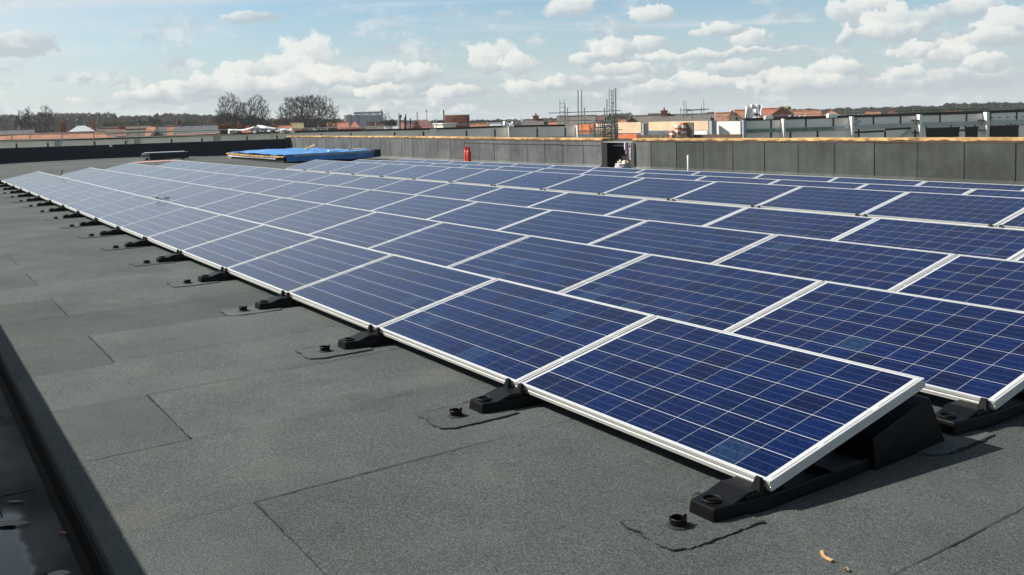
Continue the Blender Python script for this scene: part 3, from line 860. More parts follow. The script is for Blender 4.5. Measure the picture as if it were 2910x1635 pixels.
# ------------------------------------------------------------------ things lying on the roof
# pile of boards under a blue tarpaulin
def tarp_pile():
    fr = onz(812, 464, -.19); lf = onz(650, 452, -.19)
    lf.z = fr.z = 0
    ax = (lf-fr); Lx = ax.length; ang = math.atan2(ax.y, ax.x)          # local x: towards the left end
    back = Vector((-ax.y, ax.x, 0)).normalized()
    rt = ony(1080, 452, -14.0); rt.z = 0
    dep = abs((rt-fr).dot(back))
    if (rt-fr).dot(back) < 0: back = -back
    zb = zroof(fr.x, fr.y)
    o = thing('tarp_pile', (fr.x, fr.y, zb), ang, 'low pile of boards under a crumpled blue tarpaulin near the back wall', 'covered pile')
    sgn = 1 if (Matrix.Rotation(ang, 3, 'Z') @ Vector((0, 1, 0))).dot(back) > 0 else -1
    D = dep*sgn; h = .32
    s_ = MB()
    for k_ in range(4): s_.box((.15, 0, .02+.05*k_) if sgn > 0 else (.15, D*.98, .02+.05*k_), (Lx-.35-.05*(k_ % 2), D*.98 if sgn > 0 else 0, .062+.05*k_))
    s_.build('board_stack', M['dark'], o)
    ti = MB(); n = 14; vs = []; fs = []
    for q in range(n+1):
        x = Lx*q/n; z = h-.05-.05*math.sin(q/n*3.1)*.7+.02*(q/n)
        vs += [(x, -.10*sgn, z-.055), (x, -.10*sgn, z), (x, .10*sgn, z), (x, .10*sgn, z-.055)]
    for q in range(n):
        for e in range(4): fs.append((q*4+e, q*4+(e+1) % 4, q*4+4+(e+1) % 4, q*4+4+e))
    fs += [(0, 1, 2, 3), (n*4+3, n*4+2, n*4+1, n*4)]
    ti.add(vs, fs); ti.build('timber_edge', M['timber'], o)
    un = MB(); un.box((1.0, -.06*sgn if sgn > 0 else .02, h-.19), (Lx-.1, .02*sgn if sgn > 0 else .06, h-.10)); un.build('pale_board', M['white_sheet'], o)
    # tarpaulin top, crumpled
    t_ = MB(); nx, ny = 40, 60; vs = []; fs = []
    for iy in range(ny+1):
        for ix in range(nx+1):
            u, v = ix/nx, iy/ny
            x = u*Lx*1.01-.03; y = D*v
            q = Vector((x*.9, y*.9, .3))
            z = h+.012+.05*mnoise.noise(q)+.025*mnoise.noise(q*3.1)+.035*math.sin(3.0*x+1.3*y)*mnoise.noise(q*.6)
            z += .10*math.exp(-((u-.62)/.22)**2)*math.exp(-((v-.35)/.25)**2)
            if v < .02 or v > .98: z -= .02
            vs.append((x, y, z))
    for iy in range(ny):
        for ix in range(nx): a = iy*(nx+1)+ix; fs.append((a, a+1, a+nx+2, a+nx+1))
    t_.add(vs, fs); t_.build('tarpaulin', M['tarp'], o, smooth=True)
    # hanging skirt on the end that faces the panels
    k_ = MB(); n = 46; vs = []; fs = []
    for q in range(n+1):
        y = D*q/n
        for e, (zz, off) in enumerate(((h+.012, 0), (h-.05, .05), (h-.16, .07), (.045, .10))):
            w = .025*mnoise.noise(Vector((y*2.6, e*.7, 5)))+.015*mnoise.noise(Vector((y*7, e, 2)))
            vs.append((-.03-off+w*(e > 0), y, zz+(.03*mnoise.noise(Vector((y*1.7, 0, 8))) if e == 3 else 0)))
    for q in range(n):
        for e in range(3): a = q*4+e; fs.append((a, a+1, a+5, a+4))
    k_.add(vs, fs); k_.build('tarpaulin_skirt', M['tarp'], o, smooth=True)
    g_ = MB(); g_.box((-.115, .3*sgn if sgn > 0 else D*.93, h-.075), (-.10, D*.93 if sgn > 0 else .3*sgn, h-.005)); g_.build('grey_batten', M['steel'], o)
    e_ = MB()
    ys = sorted((D*.955, D*1.03)); e_.box((-.17, ys[0], .06), (.10, ys[1], h+.04)); e_.build('black_end_sheet', M['membrane'], o)
    wcol = [M['white_sheet'], M['timber']]
    for q, (u, v) in enumerate(((.12, .62), (.10, .82), (.14, .93))):
        w_ = MB(); w_.box((u*Lx-.15, D*v-.28, h+.03), (u*Lx+.05, D*v+.28, h+.075)); w_.build('offcut', wcol[q % 2], o)
    pl = MB(); c0 = ony(868, 424, fr.y-2.2); c1 = ony(897, 411, fr.y-2.0)
    loc = Matrix.Translation((fr.x, fr.y, zb)) @ Matrix.Rotation(ang, 4, 'Z')
    a, b = loc.inverted() @ c0, loc.inverted() @ c1
    pl.tube([a, b], .045, 4)
    pk = pl.build('plank', M['timber'], None); pk.matrix_world = loc
    tag(pk, 'short timber plank sticking up behind the blue tarpaulin', 'plank')
    be = MB(); be.box((Lx-.4, .1*sgn if sgn > 0 else .45*sgn, .0), (Lx+.35, .45*sgn if sgn > 0 else .1*sgn, .06)); be.build('bearer', M['timber'], o)
tarp_pile()

# small stack of boards wrapped in black membrane
sp = onz(470, 457.5, -.13); sp.z = zroof(sp.x, sp.y)
o = thing('board_stack', sp, math.atan2(-(ray(470, 450).x), ray(470, 450).y), 'small stack of timber boards under black sheeting before the black wall', 'stack')
w = 118/F*(sp-CAM).length
a = MB()
for k_ in (-.38, .38): a.box((w*k_-.06, -.35, 0), (w*k_+.06, .35, .10))
a.build('bearer', M['wood_dark'], o)
a = MB(); a.box((-w/2, -.35, .155), (w*.46, .35, .235)); a.build('timber_board', M['timber'], o)
a = MB(); a.box((-w/2+.06, -.32, .10), (w*.44, .32, .153)); a.build('pale_board', M['white_sheet'], o)
a = MB(); a.box((-w*.32, -.40, .03), (w*.5, .37, .30)); a.build('black_sheet', M['membrane'], o)
a = MB(); a.box((-w*.48, -.36, .236), (-w*.325, .36, .29)); a.box((-w*.44, -.38, .302), (w*.42, .34, .33)); a.build('grey_roll', M['r_metal'], o)
p = onz(448, 462, -.10)
a = MB(); a.box((-.75, -.9, .008), (.75, .9, .02))
q = a.build('pink_board', M['pink'], None, (p.x, p.y, zroof(p.x, p.y))); tag(q, 'faded pink board lying flat on the roof behind the panels', 'board')

# gas cylinders
def cylinder(x, y, rz, label):
    o = thing('gas_cylinder', (x, y, zroof(x, y)+.006), rz, label, 'gas cylinder', 'red gas cylinders by the back wall')
    r_ = .080
    b = MB(); b.lathe([(r_*.9, 0), (r_*.98, .01), (r_*.98, .03), (r_, .045), (r_, .40), (r_*.93, .44), (r_*.72, .472), (r_*.4, .485), (.02, .49)], 20)
    b.build('body', M['red'], o, smooth=True)
    v = MB(); v.lathe([(.018, .485), (.018, .53), (.024, .53), (.024, .55), (0, .552)], 10); v.box((-.01, .0, .515), (.01, .04, .53)); v.build('valve', M['galv'], o)
    g = MB()
    for k_ in range(14):
        if k_ in (3, 4): continue
        t0, t1 = 2*math.pi*k_/14, 2*math.pi*(k_+1)/14
        R_ = r_*.70
        g.add([(R_*math.cos(t), R_*math.sin(t), z) for t in (t0, t1) for z in (.462, .60)]+[((R_-.006)*math.cos(t), (R_-.006)*math.sin(t), z) for t in (t0, t1) for z in (.462, .60)],
              [(0, 2, 3, 1), (4, 5, 7, 6), (1, 3, 7, 5), (0, 4, 6, 2), (0, 1, 5, 4), (2, 6, 7, 3)])
    g.build('collar', M['red'], o)
    for z in (.10, .36):
        h_ = MB(); h_.lathe([(r_, z-.006), (r_+.004, z), (r_, z+.006)], 20); h_.build('hoop', M['red'], o)
p1 = ony(1325.5, 450, -14.2); p2 = ony(1332.5, 450, -14.02)
cylinder(p1.x, p1.y, .5, 'red gas cylinder with closed collar, the left one by the wall')
cylinder(p2.x, p2.y, -1.3, 'red gas cylinder with open collar, the right one by the wall')

p = ony(1956, 480, -13.0)
a = MB(); zz = zroof(p.x, -13.0)
a.lathe([(.027, 0), (.027, .313-zz), (.023, .315-zz), (.023, .25-zz), (0, .25-zz)], 16)
q = a.build('vent_pipe', M['pvc'], None, (p.x, -13.0, zz), smooth=True); tag(q, 'pale grey plastic pipe standing upright before the back wall', 'pipe')

# opening in the back wall: black lining, hanging membrane with print, sack of offcuts
g = thing('wall_opening', (0, 0, 0), 0, 'black lined opening in the back wall with hanging membrane', 'opening')
a = MB(); a.box((17.66, YB-.36, -.36), (19.1, YB-.30, .50)); a.build('lining', M['dark'], g)
a = MB(); a.box((18.86, YB-.30, -.36), (19.11, YB+.012, .505)); a.build('left_lining', M['dark'], g)
a = MB(); a.box((17.66, YB-.25, .498), (19.1, YB+.004, .528)); a.build('top_trim', M['galv'], g)
a = MB()
for (x0, x1, z0, z1) in ((18.10, 18.86, .385, .425), (18.06, 18.14, .15, .40), (18.02, 18.07, -.02, .17)):
    a.box((x0, YB-.24, z0), (x1, YB-.19, z1))
a.build('torn_edge', M['steel'], g)
dr = thing('membrane_roll', (0, 0, 0), 0, 'hanging printed black membrane on the right of the wall opening', 'membrane')
def drape(x0, x1, m, nm, y=.02, z1=.505, z0=-.24, amp=.012):
    d = MB(); n = 8; vs = []; fs = []
    for i_ in range(n+1):
        z = z1+(z0-z1)*i_/n
        for k_ in range(4):
            x = x0+(x1-x0)*k_/3
            vs.append((x+amp*mnoise.noise(Vector((z*4, x, 1))), YB+y+amp*mnoise.noise(Vector((x*9, z*3, 2))), z))
    for i_ in range(n):
        for k_ in range(3): q_ = i_*4+k_; fs.append((q_, q_+1, q_+5, q_+4))
    d.add(vs, fs)
    ob = d.build(nm, m, dr)
    return ob
drape(17.79, 17.98, M['membrane'], 'printed_sheet', .03)
drape(17.66, 17.80, M['felt_wall'], 'grey_sheet', .034)
drape(17.60, 17.665, M['dark'], 'black_strip', .04)
drape(17.955, 18.02, M['purple'], 'purple_strip', .042, .50, .18)
a = MB(); a.box((18.005, YB+.035, .30), (18.035, YB+.06, .52)); a.build('pale_tag', M['white'], dr)
tx = bpy.data.curves.new('print', 'FONT'); tx.body = 'C SPRINT'; tx.size = .115; tx.extrude = .0015; tx.align_x = 'LEFT'
tx.materials.append(M['print_white'])
t_c = bpy.data.objects.new('letters', tx); COL.objects.link(t_c)
t_me = bpy.data.meshes.new_from_object(t_c.evaluated_get(bpy.context.evaluated_depsgraph_get()))
bpy.data.objects.remove(t_c)
t_o = link('lettering', t_me, dr); t_o['kind'] = 'stuff'
# letters read from top to bottom, facing the panels
t_o.matrix_local = Matrix(((0, -1, 0, 17.84), (0, 0, 1, YB+.056), (-1, 0, 0, .49), (0, 0, 0, 1)))
sk = ony(1768, 470, -14.45); zz = zroof(sk.x, -14.45)
o = thing('rubble_sack', (sk.x, -14.45, zz), .3, 'open white sack full of timber offcuts by the wall opening', 'sack')
a = MB(); vs = []; fs = []; n = 16
for e, (r_, z) in enumerate(((.19, 0), (.23, .05), (.235, .13), (.20, .17), (.215, .205), (.17, .19))):
    for k_ in range(n):
        t = 2*math.pi*k_/n; j_ = 1+.13*mnoise.noise(Vector((math.cos(t)*1.5, math.sin(t)*1.5, z*6)))
        vs.append((r_*j_*math.cos(t), r_*j_*math.sin(t)*.8, z+(.03*mnoise.noise(Vector((t, 2, 1))) if e > 2 else 0)))
for e in range(5):
    for k_ in range(n): fs.append((e*n+k_, e*n+(k_+1) % n, (e+1)*n+(k_+1) % n, (e+1)*n+k_))
a.add(vs, fs); a.build('bag', M['sack'], o, smooth=True)
for k_ in range(13):
    a = MB(); L_ = .10+.12*rnd.random(); w_ = .018+.02*rnd.random()
    mt = Matrix.Translation(((rnd.random()-.5)*.24, (rnd.random()-.5)*.2, .19+.06*rnd.random())) @ Matrix.Rotation(rnd.random()*3, 4, 'Z') @ Matrix.Rotation(.3+rnd.random()*1.0, 4, 'Y')
    a.box((-L_/2, -w_, -.012), (L_/2, w_, .012), mt); a.build('offcut', M['plywood'] if k_ % 3 else M['white_sheet'], o)

# leaves and wood chips
def leaf(px, py, z, L, w_, rz, m, label, name='dead_leaf', curl=.10, cat='leaf'):
    p = onz(px, py, z); a = MB(); n = 8; vs = []; fs = []
    for i_ in range(n+1):
        s_ = i_/n; ww = w_*math.sin(math.pi*min(.98, max(.03, s_)))**.8
        x = (s_-.5)*L
        for k_, e in enumerate((-1, -.4, .4, 1)):
            vs.append((x, e*ww, .004+curl*L*.25*(s_-.5)**2+abs(e)*ww*.15+.002*mnoise.noise(Vector((x*80, e, 1)))))
    for i_ in range(n):
        for k_ in range(3): q_ = i_*4+k_; fs.append((q_, q_+1, q_+5, q_+4))
    nv = len(vs); a.add(vs+[(x, y, zz_-.0012) for x, y, zz_ in vs], fs+[tuple(reversed([i_+nv for i_ in f])) for f in fs])
    ob = a.build(name, m, None, (p.x, p.y, z)); ob.rotation_euler = (0, 0, rz)
    return tag(ob, label, cat)
leaf(45, 1428, GZ+.004, .075, .009, .9, M['leaf_green'], 'small curled greenish leaf in the wet gutter')
leaf(30, 1490, GZ+.004, .15, .020, .98, M['leaf_grey'], 'large grey leaf lying at the edge of the puddle')
leaf(185, 1517, GZ+.004, .07, .007, .75, M['leaf_red'], 'thin red brown leaf in the gutter beside the puddle')
leaf(168, 1634, GZ+.004, .08, .022, 1.0, M['leaf_grey'], 'round pale leaf at the bottom edge of the gutter')
def chip(px, py, L, w_, rz, label):
    p = onz(px, py, ZR); a = MB()
    n = 6; vs = []; fs = []
    for i_ in range(n+1):
        s_ = i_/n-.5; c_ = .010*(s_*2)**2
        for y, z in ((-w_/2, 0), (w_/2, 0), (w_/2*.8, .006), (-w_/2*.9, .005)): vs.append((s_*L, y+c_+.001*rnd.random(), z+.001*rnd.random()))
    for i_ in range(n):
        for e in range(4): fs.append((i_*4+e, i_*4+(e+1) % 4, i_*4+4+(e+1) % 4, i_*4+4+e))
    fs += [(0, 1, 2, 3), (n*4+3, n*4+2, n*4+1, n*4)]
    a.add(vs, fs); ob = a.build('wood_chip', M['chip'], None, (p.x, p.y, zroof(p.x, p.y)+.005)); ob.rotation_euler = (0, 0, rz)
    tag(ob, label, 'wood chip')
a0, b0_ = onz(2326, 1574, ZR), onz(2357, 1602, ZR)
chip(2342, 1588, (a0-b0_).length, .011, math.atan2((b0_-a0).y, (b0_-a0).x), 'curved orange wood chip on the felt at the bottom right')
chip(2406, 1622, .012, .008, .6, 'tiny pale wood crumb beside the curved wood chip')

# ------------------------------------------------------------------ unfinished wing beyond the roof
WA = Vector((81.618, -5.805, 0)); WD = Vector((-.461, -.887, 0)).normalized(); WN = Vector((WD.y, -WD.x, 0))   # WN points to the camera
WN = WN if (CAM-WA).dot(WN) > 0 else -WN
wing = thing('school_wing', WA, math.atan2(WD.y, WD.x), 'long unfinished building wing with pale boarded walls and black joints', 'building')
MWinv = (Matrix.Translation(WA) @ Matrix.Rotation(math.atan2(WD.y, WD.x), 4, 'Z')).inverted()
def onw(px, py, off=0.0):
    d = ray(px, py); A = WA+WN*off
    t = (A-CAM).dot(WN)/d.dot(WN)
    return MWinv @ (CAM+d*t)
sgn = 1 if (MWinv.to_3x3() @ WN).y > 0 else -1       # local y that faces the camera
def wbox(mb, s0, s1, z0, z1, o0, o1, z0b=None, z1b=None):
    """box on the wing's face: s along it, o outwards; may taper in height from s0 to s1"""
    z0b = z0 if z0b is None else z0b; z1b = z1 if z1b is None else z1b
    vs = [(s0, sgn*o0, z0), (s1, sgn*o0, z0b), (s1, sgn*o1, z0b), (s0, sgn*o1, z0), (s0, sgn*o0, z1), (s1, sgn*o0, z1b), (s1, sgn*o1, z1b), (s0, sgn*o1, z1)]
    mb.add(vs, [(0, 3, 2, 1), (4, 5, 6, 7), (0, 1, 5, 4), (1, 2, 6, 5), (2, 3, 7, 6), (3, 0, 4, 7)])
TOPS = [(0, 402), (270, 396), (620, 384), (826, 376), (960, 373), (1170, 369), (1320, 365), (1440, 360), (1632, 357), (1836, 352), (2030, 344), (2113, 342), (2224, 338), (2400, 333), (2591, 327), (2779, 321), (2910, 316), (3050, 310)]
def topz(s_):
    # height of the board tops, read off the skyline
    lo, hi = -400.0, 3400.0
    for _ in range(40):
        m_ = (lo+hi)/2
        if onw(m_, 360).x < s_: lo = m_
        else: hi = m_
    px = (lo+hi)/2
    for (a, ya), (b, yb) in zip(TOPS, TOPS[1:]):
        if px <= b or b == TOPS[-1][0]:
            return onw(px, ya+(yb-ya)*(px-a)/(b-a)).z
body = MB()
wbox(body, -25, 45.0, -8.6, .28, -16, -.10); wbox(body, 60.4, 110, -8.6, .05, -16, -.10)
wbox(body, 45.0, 60.4, -8.6, -1.4, -16, -.10)
body.build('wall_core', M['r_metal'], wing)
rf = MB(); wbox(rf, -25, 45.0, .29, .36, -16, -.05); wbox(rf, 60.4, 110, .06, .12, -16, -.05)
rf.build('roof', M['membrane'], wing)
# boards and black joints, left and right lengths
seams = []
b0 = -12.0
while b0 < 100:
    seams += [b0, b0+2.4]; b0 += 6
seams = [s_ for s_ in seams]
def board(s0, s1, zl, zh0, zh1, m=M['board'], nm='wall_board', zlb=None):
    q_ = MB(); wbox(q_, s0+.02, s1-.02, zl, zh0, -.10, .0+.01*rnd.random(), zlb, zh1); return q_.build(nm, m, wing)
def strip(s0, s1, z0, z1, nm='joint_tape', m=None, o=.03, z0b=None, z1b=None):
    q_ = MB(); wbox(q_, s0, s1, z0, z1, -.09, o, z0b, z1b); return q_.build(nm, m or M['tape'], wing)
for a, b in zip(seams, seams[1:]):
    if a < -9 or b > 44.6: continue
    board(a, b, -1.6, topz(a)-.04, topz(b)-.04)
    strip(b-.06, b+.06, -1.6, topz(b)-.22)
strip(-12, 45, .0, 0, 'coping') if False else None
for a, b in zip(seams, seams[1:]):
    if a < -9 or b > 44.6: continue
    q_ = MB(); wbox(q_, a, b, topz(a)-.05, topz(a)+.10, -.35, .05, topz(b)-.05, topz(b)+.10); q_.build('coping', M['tape'], wing)
board(44.4, 45.3, -1.6, topz(44.4)-.04, topz(45.3)-.04)
# sloping ledge seen under the boards near the end of the left length
l0, l1 = onw(1446, 392), onw(1630, 388)
strip(l0.x, l1.x, l0.z-.25, l0.z, 'ledge', M['steel'], .12, l1.z-.25, l1.z)
# right length: upper boards, rail, lower boards
S0 = onw(2114, 350).x
rs = [S0, onw(2191, 350).x, onw(2290, 350).x, onw(2368, 350).x, onw(2481.8, 350).x, onw(2558.6, 350).x, onw(2670.7, 350).x, onw(2746, 350).x, onw(2814, 350).x, onw(2889, 350).x, onw(2975, 350).x, onw(3080, 350).x]
def z_at(px, py): return onw(px, py).z
def lin(pts):
    q_ = [(onw(x, y).x, onw(x, y).z) for x, y in pts]
    def f_(s_):
        for (a, za), (b, zb) in zip(q_, q_[1:]):
            if s_ <= b or b == q_[-1][0]: return za+(zb-za)*(s_-a)/(b-a)
    return f_
railt = lin([(2114, 369), (2208, 366), (2224, 365), (2400, 361), (2419, 358), (2591, 352), (2611, 351), (2780, 347), (2800, 346), (3080, 337)])
railb = lin([(2114, 378), (2208, 374), (2224, 375), (2400, 369), (2419, 366), (2591, 361), (2611, 359), (2780, 355), (2800, 354), (3080, 345)])
tapeb = lin([(2114, 366), (2400, 358), (2482, 354), (2560, 351), (2671, 348), (2746, 346), (2814, 343), (3080, 336)])
for a, b in zip(rs, rs[1:]):
    board(a, b, railb(a)-.02, topz(a)-.04, topz(b)-.04, zlb=railb(b)-.02)
    strip(b-.07, b+.07, tapeb(b), topz(b)-.04)
    q_ = MB(); wbox(q_, a, b, topz(a)-.08, topz(a)+.16, -.4, .06, topz(b)-.08, topz(b)+.16); q_.build('coping', M['tape'], wing)
    strip(a, b, railb(a), railt(a), 'rail', M['green_steel'] if b < onw(2400, 350).x else M['galv'], .14, railb(b), railt(b))
    strip(a, b, railt(a), railt(a)+.06, 'rail', M['galv'], .17, railt(b), railt(b)+.06)
lowz = -2.2
lows = [S0, onw(2191, 380).x, onw(2246, 380).x, onw(2323, 380).x, onw(2440, 380).x, onw(2515, 380).x, onw(2600, 380).x]
for a, b in zip(lows, lows[1:]):
    board(a, b, lowz, railb(a)-.03, railb(b)-.03)
    strip(b-.08, b+.08, lowz, railb(b)-.06 if b < lows[-2] else z_at(2515, 373))
for x0, x1, y0_, y1_ in ((2419, 2512, 377, 372), (2515, 2588, 368, 364)):
    a, b = onw(x0, y0_), onw(x1, y1_); strip(a.x, b.x, a.z-.10, a.z+.06, 'joint_tape', None, .035, b.z-.10, b.z+.06)
# boards between and round the dark openings
ops = [(2632, 2726, 367, 364), (2743, 2779, 364, 363), (2804, 2895, 361, 359), (2930, 3010, 357, 354)]
edges = [onw(2600, 375).x]+[onw(v, 375).x for o_ in ops for v in (o_[0], o_[1])]+[rs[-1]]
for i_ in range(0, len(edges), 2):
    board(edges[i_], edges[i_+1], lowz, railb(edges[i_])-.03, railb(edges[i_+1])-.03)
for (x0, x1, y0_, y1_) in ops:
    a, b = onw(x0, y0_), onw(x1, y1_)
    board(a.x, b.x, a.z, railb(a.x)-.03, railb(b.x)-.03, zlb=b.z)
    q_ = MB(); wbox(q_, a.x, b.x, lowz, a.z, -.098, -.06, lowz, b.z); q_.build('window_opening', M['dark'], wing)
    strip(a.x-.05, b.x+.05, a.z-.06, a.z+.10, 'joint_tape', None, .02, b.z-.06, b.z+.10)
    for v in (a.x, (a.x*.25+b.x*.75)): strip(v-.07, v+.07, a.z-.2, a.z+.28, 'joint_tape', None, .025)
a, b = onw(2726, 371), onw(2743, 370); strip(a.x, b.x, a.z-.08, a.z+.08)
for k_ in range(9):      # row of small dark fixings above and below the rail at the right
    for dy in (.30, -.42):
        s_ = onw(2818+22*k_, 350).x; strip(s_-.09, s_+.09, railt(s_)+dy, railt(s_)+dy+.07, 'fixing', M['tape'], .05)
# pillars standing proud of the wall
def pillar(x0, x1, x2, ytop, ybot, m, nm='pillar', d_=None):
    a, b = onw(x0, ytop), onw(x2, ytop)
    w_ = abs(b.x-a.x); zt = max(a.z, b.z)
    zb = -4.0
    q_ = MB(); wbox(q_, min(a.x, b.x), max(a.x, b.x), zb, zt, -.1, d_ or w_*.9)
    return q_.build(nm, m, wing)
for (x0, x1, yt) in ((156, 170, 400), (382, 398, 393), (606, 624, 386), (824, 838, 373), (1031, 1042, 373), (1222, 1240, 367)):
    pillar(x0, x0, x1, yt, 0, M['steel'] if x0 < 800 else M['board'], d_=.10)
for (x0, x1, yt, m_) in ((1437, 1446, 358, M['white']), (1630, 1641, 357, M['white']), (2210, 2224, 338, M['white']), (2402, 2418, 332, M['white']), (2592, 2610, 326, M['white']), (2780, 2800, 319, M['white']), (2975, 2992, 313, M['white'])):
    pillar(x0+.60*(x1-x0), x0, x1, yt, 0, m_, d_=.62)
for (x0, x1, yt) in ((1823, 1836, 351), (2016, 2030, 344), (2106, 2114, 342)):
    pillar(x0, x0, x1, yt, 0, M['steel'], d_=.6)
for (x, y0_, y1_) in ((2591, 341, 343), (2591, 376, 378), (2780, 341, 343), (2780, 369, 371)):
    a, b = onw(x+11, y0_, .62), onw(x+21, y1_, .62); q_ = MB(); wbox(q_, min(a.x, b.x)-.01, max(a.x, b.x), b.z, a.z, -.05, .635); q_.build('strap', M['tape'], wing)
# diagonal braces low on the right
for (x0, y0_, x1, y1_) in ((2556, 392, 2590, 368), (2422, 382, 2440, 392)):
    a, b = onw(x0, y0_, .1), onw(x1, y1_, .1); q_ = MB(); q_.tube([a, b], .09, 4); q_.build('brace', M['galv'], wing)
# scribbled bird head on the board
dm = MB()
def dl(pts, r_=.026):
    dm.tube([Vector((onw(x, y, .03).x, sgn*.03, onw(x, y, .03).z)) for x, y in pts], r_*.8, 5)
q_ = lambda l: [(2400+x/24.12, 320+y/24.12) for x, y in l]
dl(q_([(850, 410), (740, 440), (650, 490), (600, 560), (600, 630), (650, 700), (730, 770), (755, 860)]))
dl(q_([(760, 440), (950, 560), (1150, 665), (980, 670), (800, 690), (855, 770), (850, 860)]))
dl(q_([(760, 540), (800, 545)]), .05)
dm.build('bird_drawing', M['tape'], wing)
# back of the unfinished bay
q_ = MB(); wbox(q_, 45.2, 60.4, -8, -.2, -9, -8.8); q_.build('back_wall', M['r_metal'], wing)
# white panels and mullions right of the timber bay
pa, pb = onw(2030, 346), onw(2107, 346)
def sunward(px0, px1, y0_, y1_, off, m, nm, par_label, cat, ang=None, th=.12):
    """upright panel turned to the sun: its left foot is at px0, its far end reaches px1"""
    A = WA+WN*off
    d0, d1 = ray(px0, y0_), ray(px1, y0_)
    p0 = CAM+d0*((A-CAM).dot(WN)/d0.dot(WN))
    dirv = Vector((-math.cos(R(8)), -math.sin(R(8)), 0))
    # intersect the panel's line with the second ray, in plan
    den = d1.x*dirv.y-d1.y*dirv.x
    t_ = ((CAM.x-p0.x)*d1.y-(CAM.y-p0.y)*d1.x)/(dirv.x*d1.y-dirv.y*d1.x)
    L_ = t_
    zt = p0.z; dd = ray(px0, y1_); zb = CAM.z+dd.z/math.hypot(dd.x, dd.y)*math.hypot(p0.x-CAM.x, p0.y-CAM.y)
    ob = MB(); ob.box((0, -th, zb), (L_, 0, zt))
    x = link(nm, ob.mesh(nm, m), None, (p0.x, p0.y, 0)); x.rotation_euler = (0, 0, math.atan2(dirv.y, dirv.x))
    if par_label: tag(x, par_label, cat)
    return x, L_, zb, zt
sunward(1690, 1824, 350, 379, 1.0, M['plywood'], 'plywood_panel', 'plywood hoarding behind the scaffold tower', 'hoarding')
sunward(1846, 2015, 347, 372, 1.0, M['plywood'], 'plywood_panel', 'long plywood hoarding between two grey pillars', 'hoarding')
sunward(1645, 1691, 354, 381, 1.0, M['netting'], 'orange_netting', 'orange safety netting beside the white pillar', 'netting')
sunward(1700, 1812, 382, 394, 1.6, M['netting'], 'orange_netting', 'low orange netting under the plywood hoarding', 'netting')
x, L_, zb, zt = sunward(2030, 2106, 346, 383, -.5, M['white'], 'white_panel_wall', 'sunlit white panel wall with grey mullions left of the wing', 'wall')
for f_ in (.0, .27, .52, .97):
    a = MB(); a.box((L_*f_-.09, .0, zb), (L_*f_+.09, .10, zt)); a.build('mullion', M['steel'], x)
a = MB(); a.box((0, .001, zb+.62), (L_, .06, zb+.88)); a.build('rail', M['green_steel'], x)
a = MB(); a.box((L_*.55, .002, zb+.02), (L_*.96, .05, zb+.40)); a.build('window_opening', M['wood_dark'], x)
x, L_, zb, zt = sunward(1975, 2012, 372, 384, -1.0, M['white'], 'white_panel_wall', 'low strip of white panels under the plywood hoarding', 'wall')
x, L_, zb, zt = sunward(1690, 2110, 385, 400, -2.2, M['wood_dark'], 'brick_plinth', 'dark brick plinth behind the scaffold', 'wall')

# stacks of white blocks in orange wrapping
def block_pallet(px0, px1, y0_, y1_, n, label, seed):
    d = (onw((px0+px1)/2, y1_, 6.5)); c = MWinv.inverted() @ d
    k_ = (c-CAM).length/F; w_ = (px1-px0)*k_; h_ = (y1_-y0_)*k_
    o = thing('block_pallet', c, R(8), label, 'pallet', 'block pallets beside the plywood hoarding')
    r_ = random.Random(seed)
    a = MB(); a.box((-w_/2, -.5, -.1), (w_/2, .5, 0)); a.build('pallet_base', M['timber'], o)
    for e in range(n):
        z0 = h_*e/n
        m_ = M['white_sheet'] if (e+seed) % 2 else M['netting']
        a = MB(); a.box((-w_/2+.05*r_.random(), -.45, z0+.01), (w_/2-.05*r_.random(), .45, z0+h_/n-.01)); a.build('block', m_, o)
block_pallet(1911, 1922, 372, 390, 3, 'short stack of white and orange blocks, lowest of the pallets', 2)
block_pallet(1925, 1938, 356, 390, 5, 'tallest white block stack in orange wrapping', 1)
block_pallet(1940, 1954, 349, 380, 4, 'white and orange block stack right of the tallest one', 3)
x = sunward(1954, 1972, 349, 388, 6.6, M['r_grey'], 'fibre_board_stack', 'brown board stack beside the white block stacks', 'stack')
# small white barrier in front of them
o = thing('barrier', (0, 0, 0), 0, 'grey metal barrier in front of the plywood hoarding', 'barrier')
W2 = MWinv.inverted()
def wt(px, py, off): return W2 @ onw(px, py, off)
for x_ in (1878, 1892, 1906):
    a = MB(); a.tube([wt(x_, 378, 6.0), wt(x_, 400, 6.0)], .05, 5); a.build('post', M['galv'], o)
a = MB(); a.tube([wt(1876, 378, 6.0), wt(1908, 378, 6.0)], .05, 5); a.build('rail', M['galv'], o)

# ------------------------------------------------------------------ guard rails and scaffolds
def rail_thing(label, off, rails, posts, r_=.035, m=None):
    o = thing('guard_rail', (0, 0, 0), 0, label, 'guard rail')
    m = m or M['tube']
    for pts in rails:
        a = MB(); a.tube([wt(x, y, off) for x, y in pts], r_, 5); a.build('rail', m, o)
    for (x, y0_, y1_) in posts:
        a = MB(); a.tube([wt(x, y0_, off+.05), wt(x, y1_, off+.05)], r_*1.1, 5); a.build('post', m, o)
rail_thing('scaffold tube guard rail in front of the left length of the wing', .9,
           [[(-40, 404), (160, 397), (370, 390), (740, 382), (830, 379)], [(268, 377), (360, 376), (620, 370), (745, 368), (850, 365)], [(268, 382), (500, 374), (640, 369)], [(-40, 384), (176, 381), (266, 379)]],
           [(176, 378, 408), (266, 376, 406), (363, 372, 408), (392, 350, 388), (498, 369, 382), (626, 372, 400), (660, 366, 380), (773, 363, 395), (86, 381, 398), (33, 382, 398)])
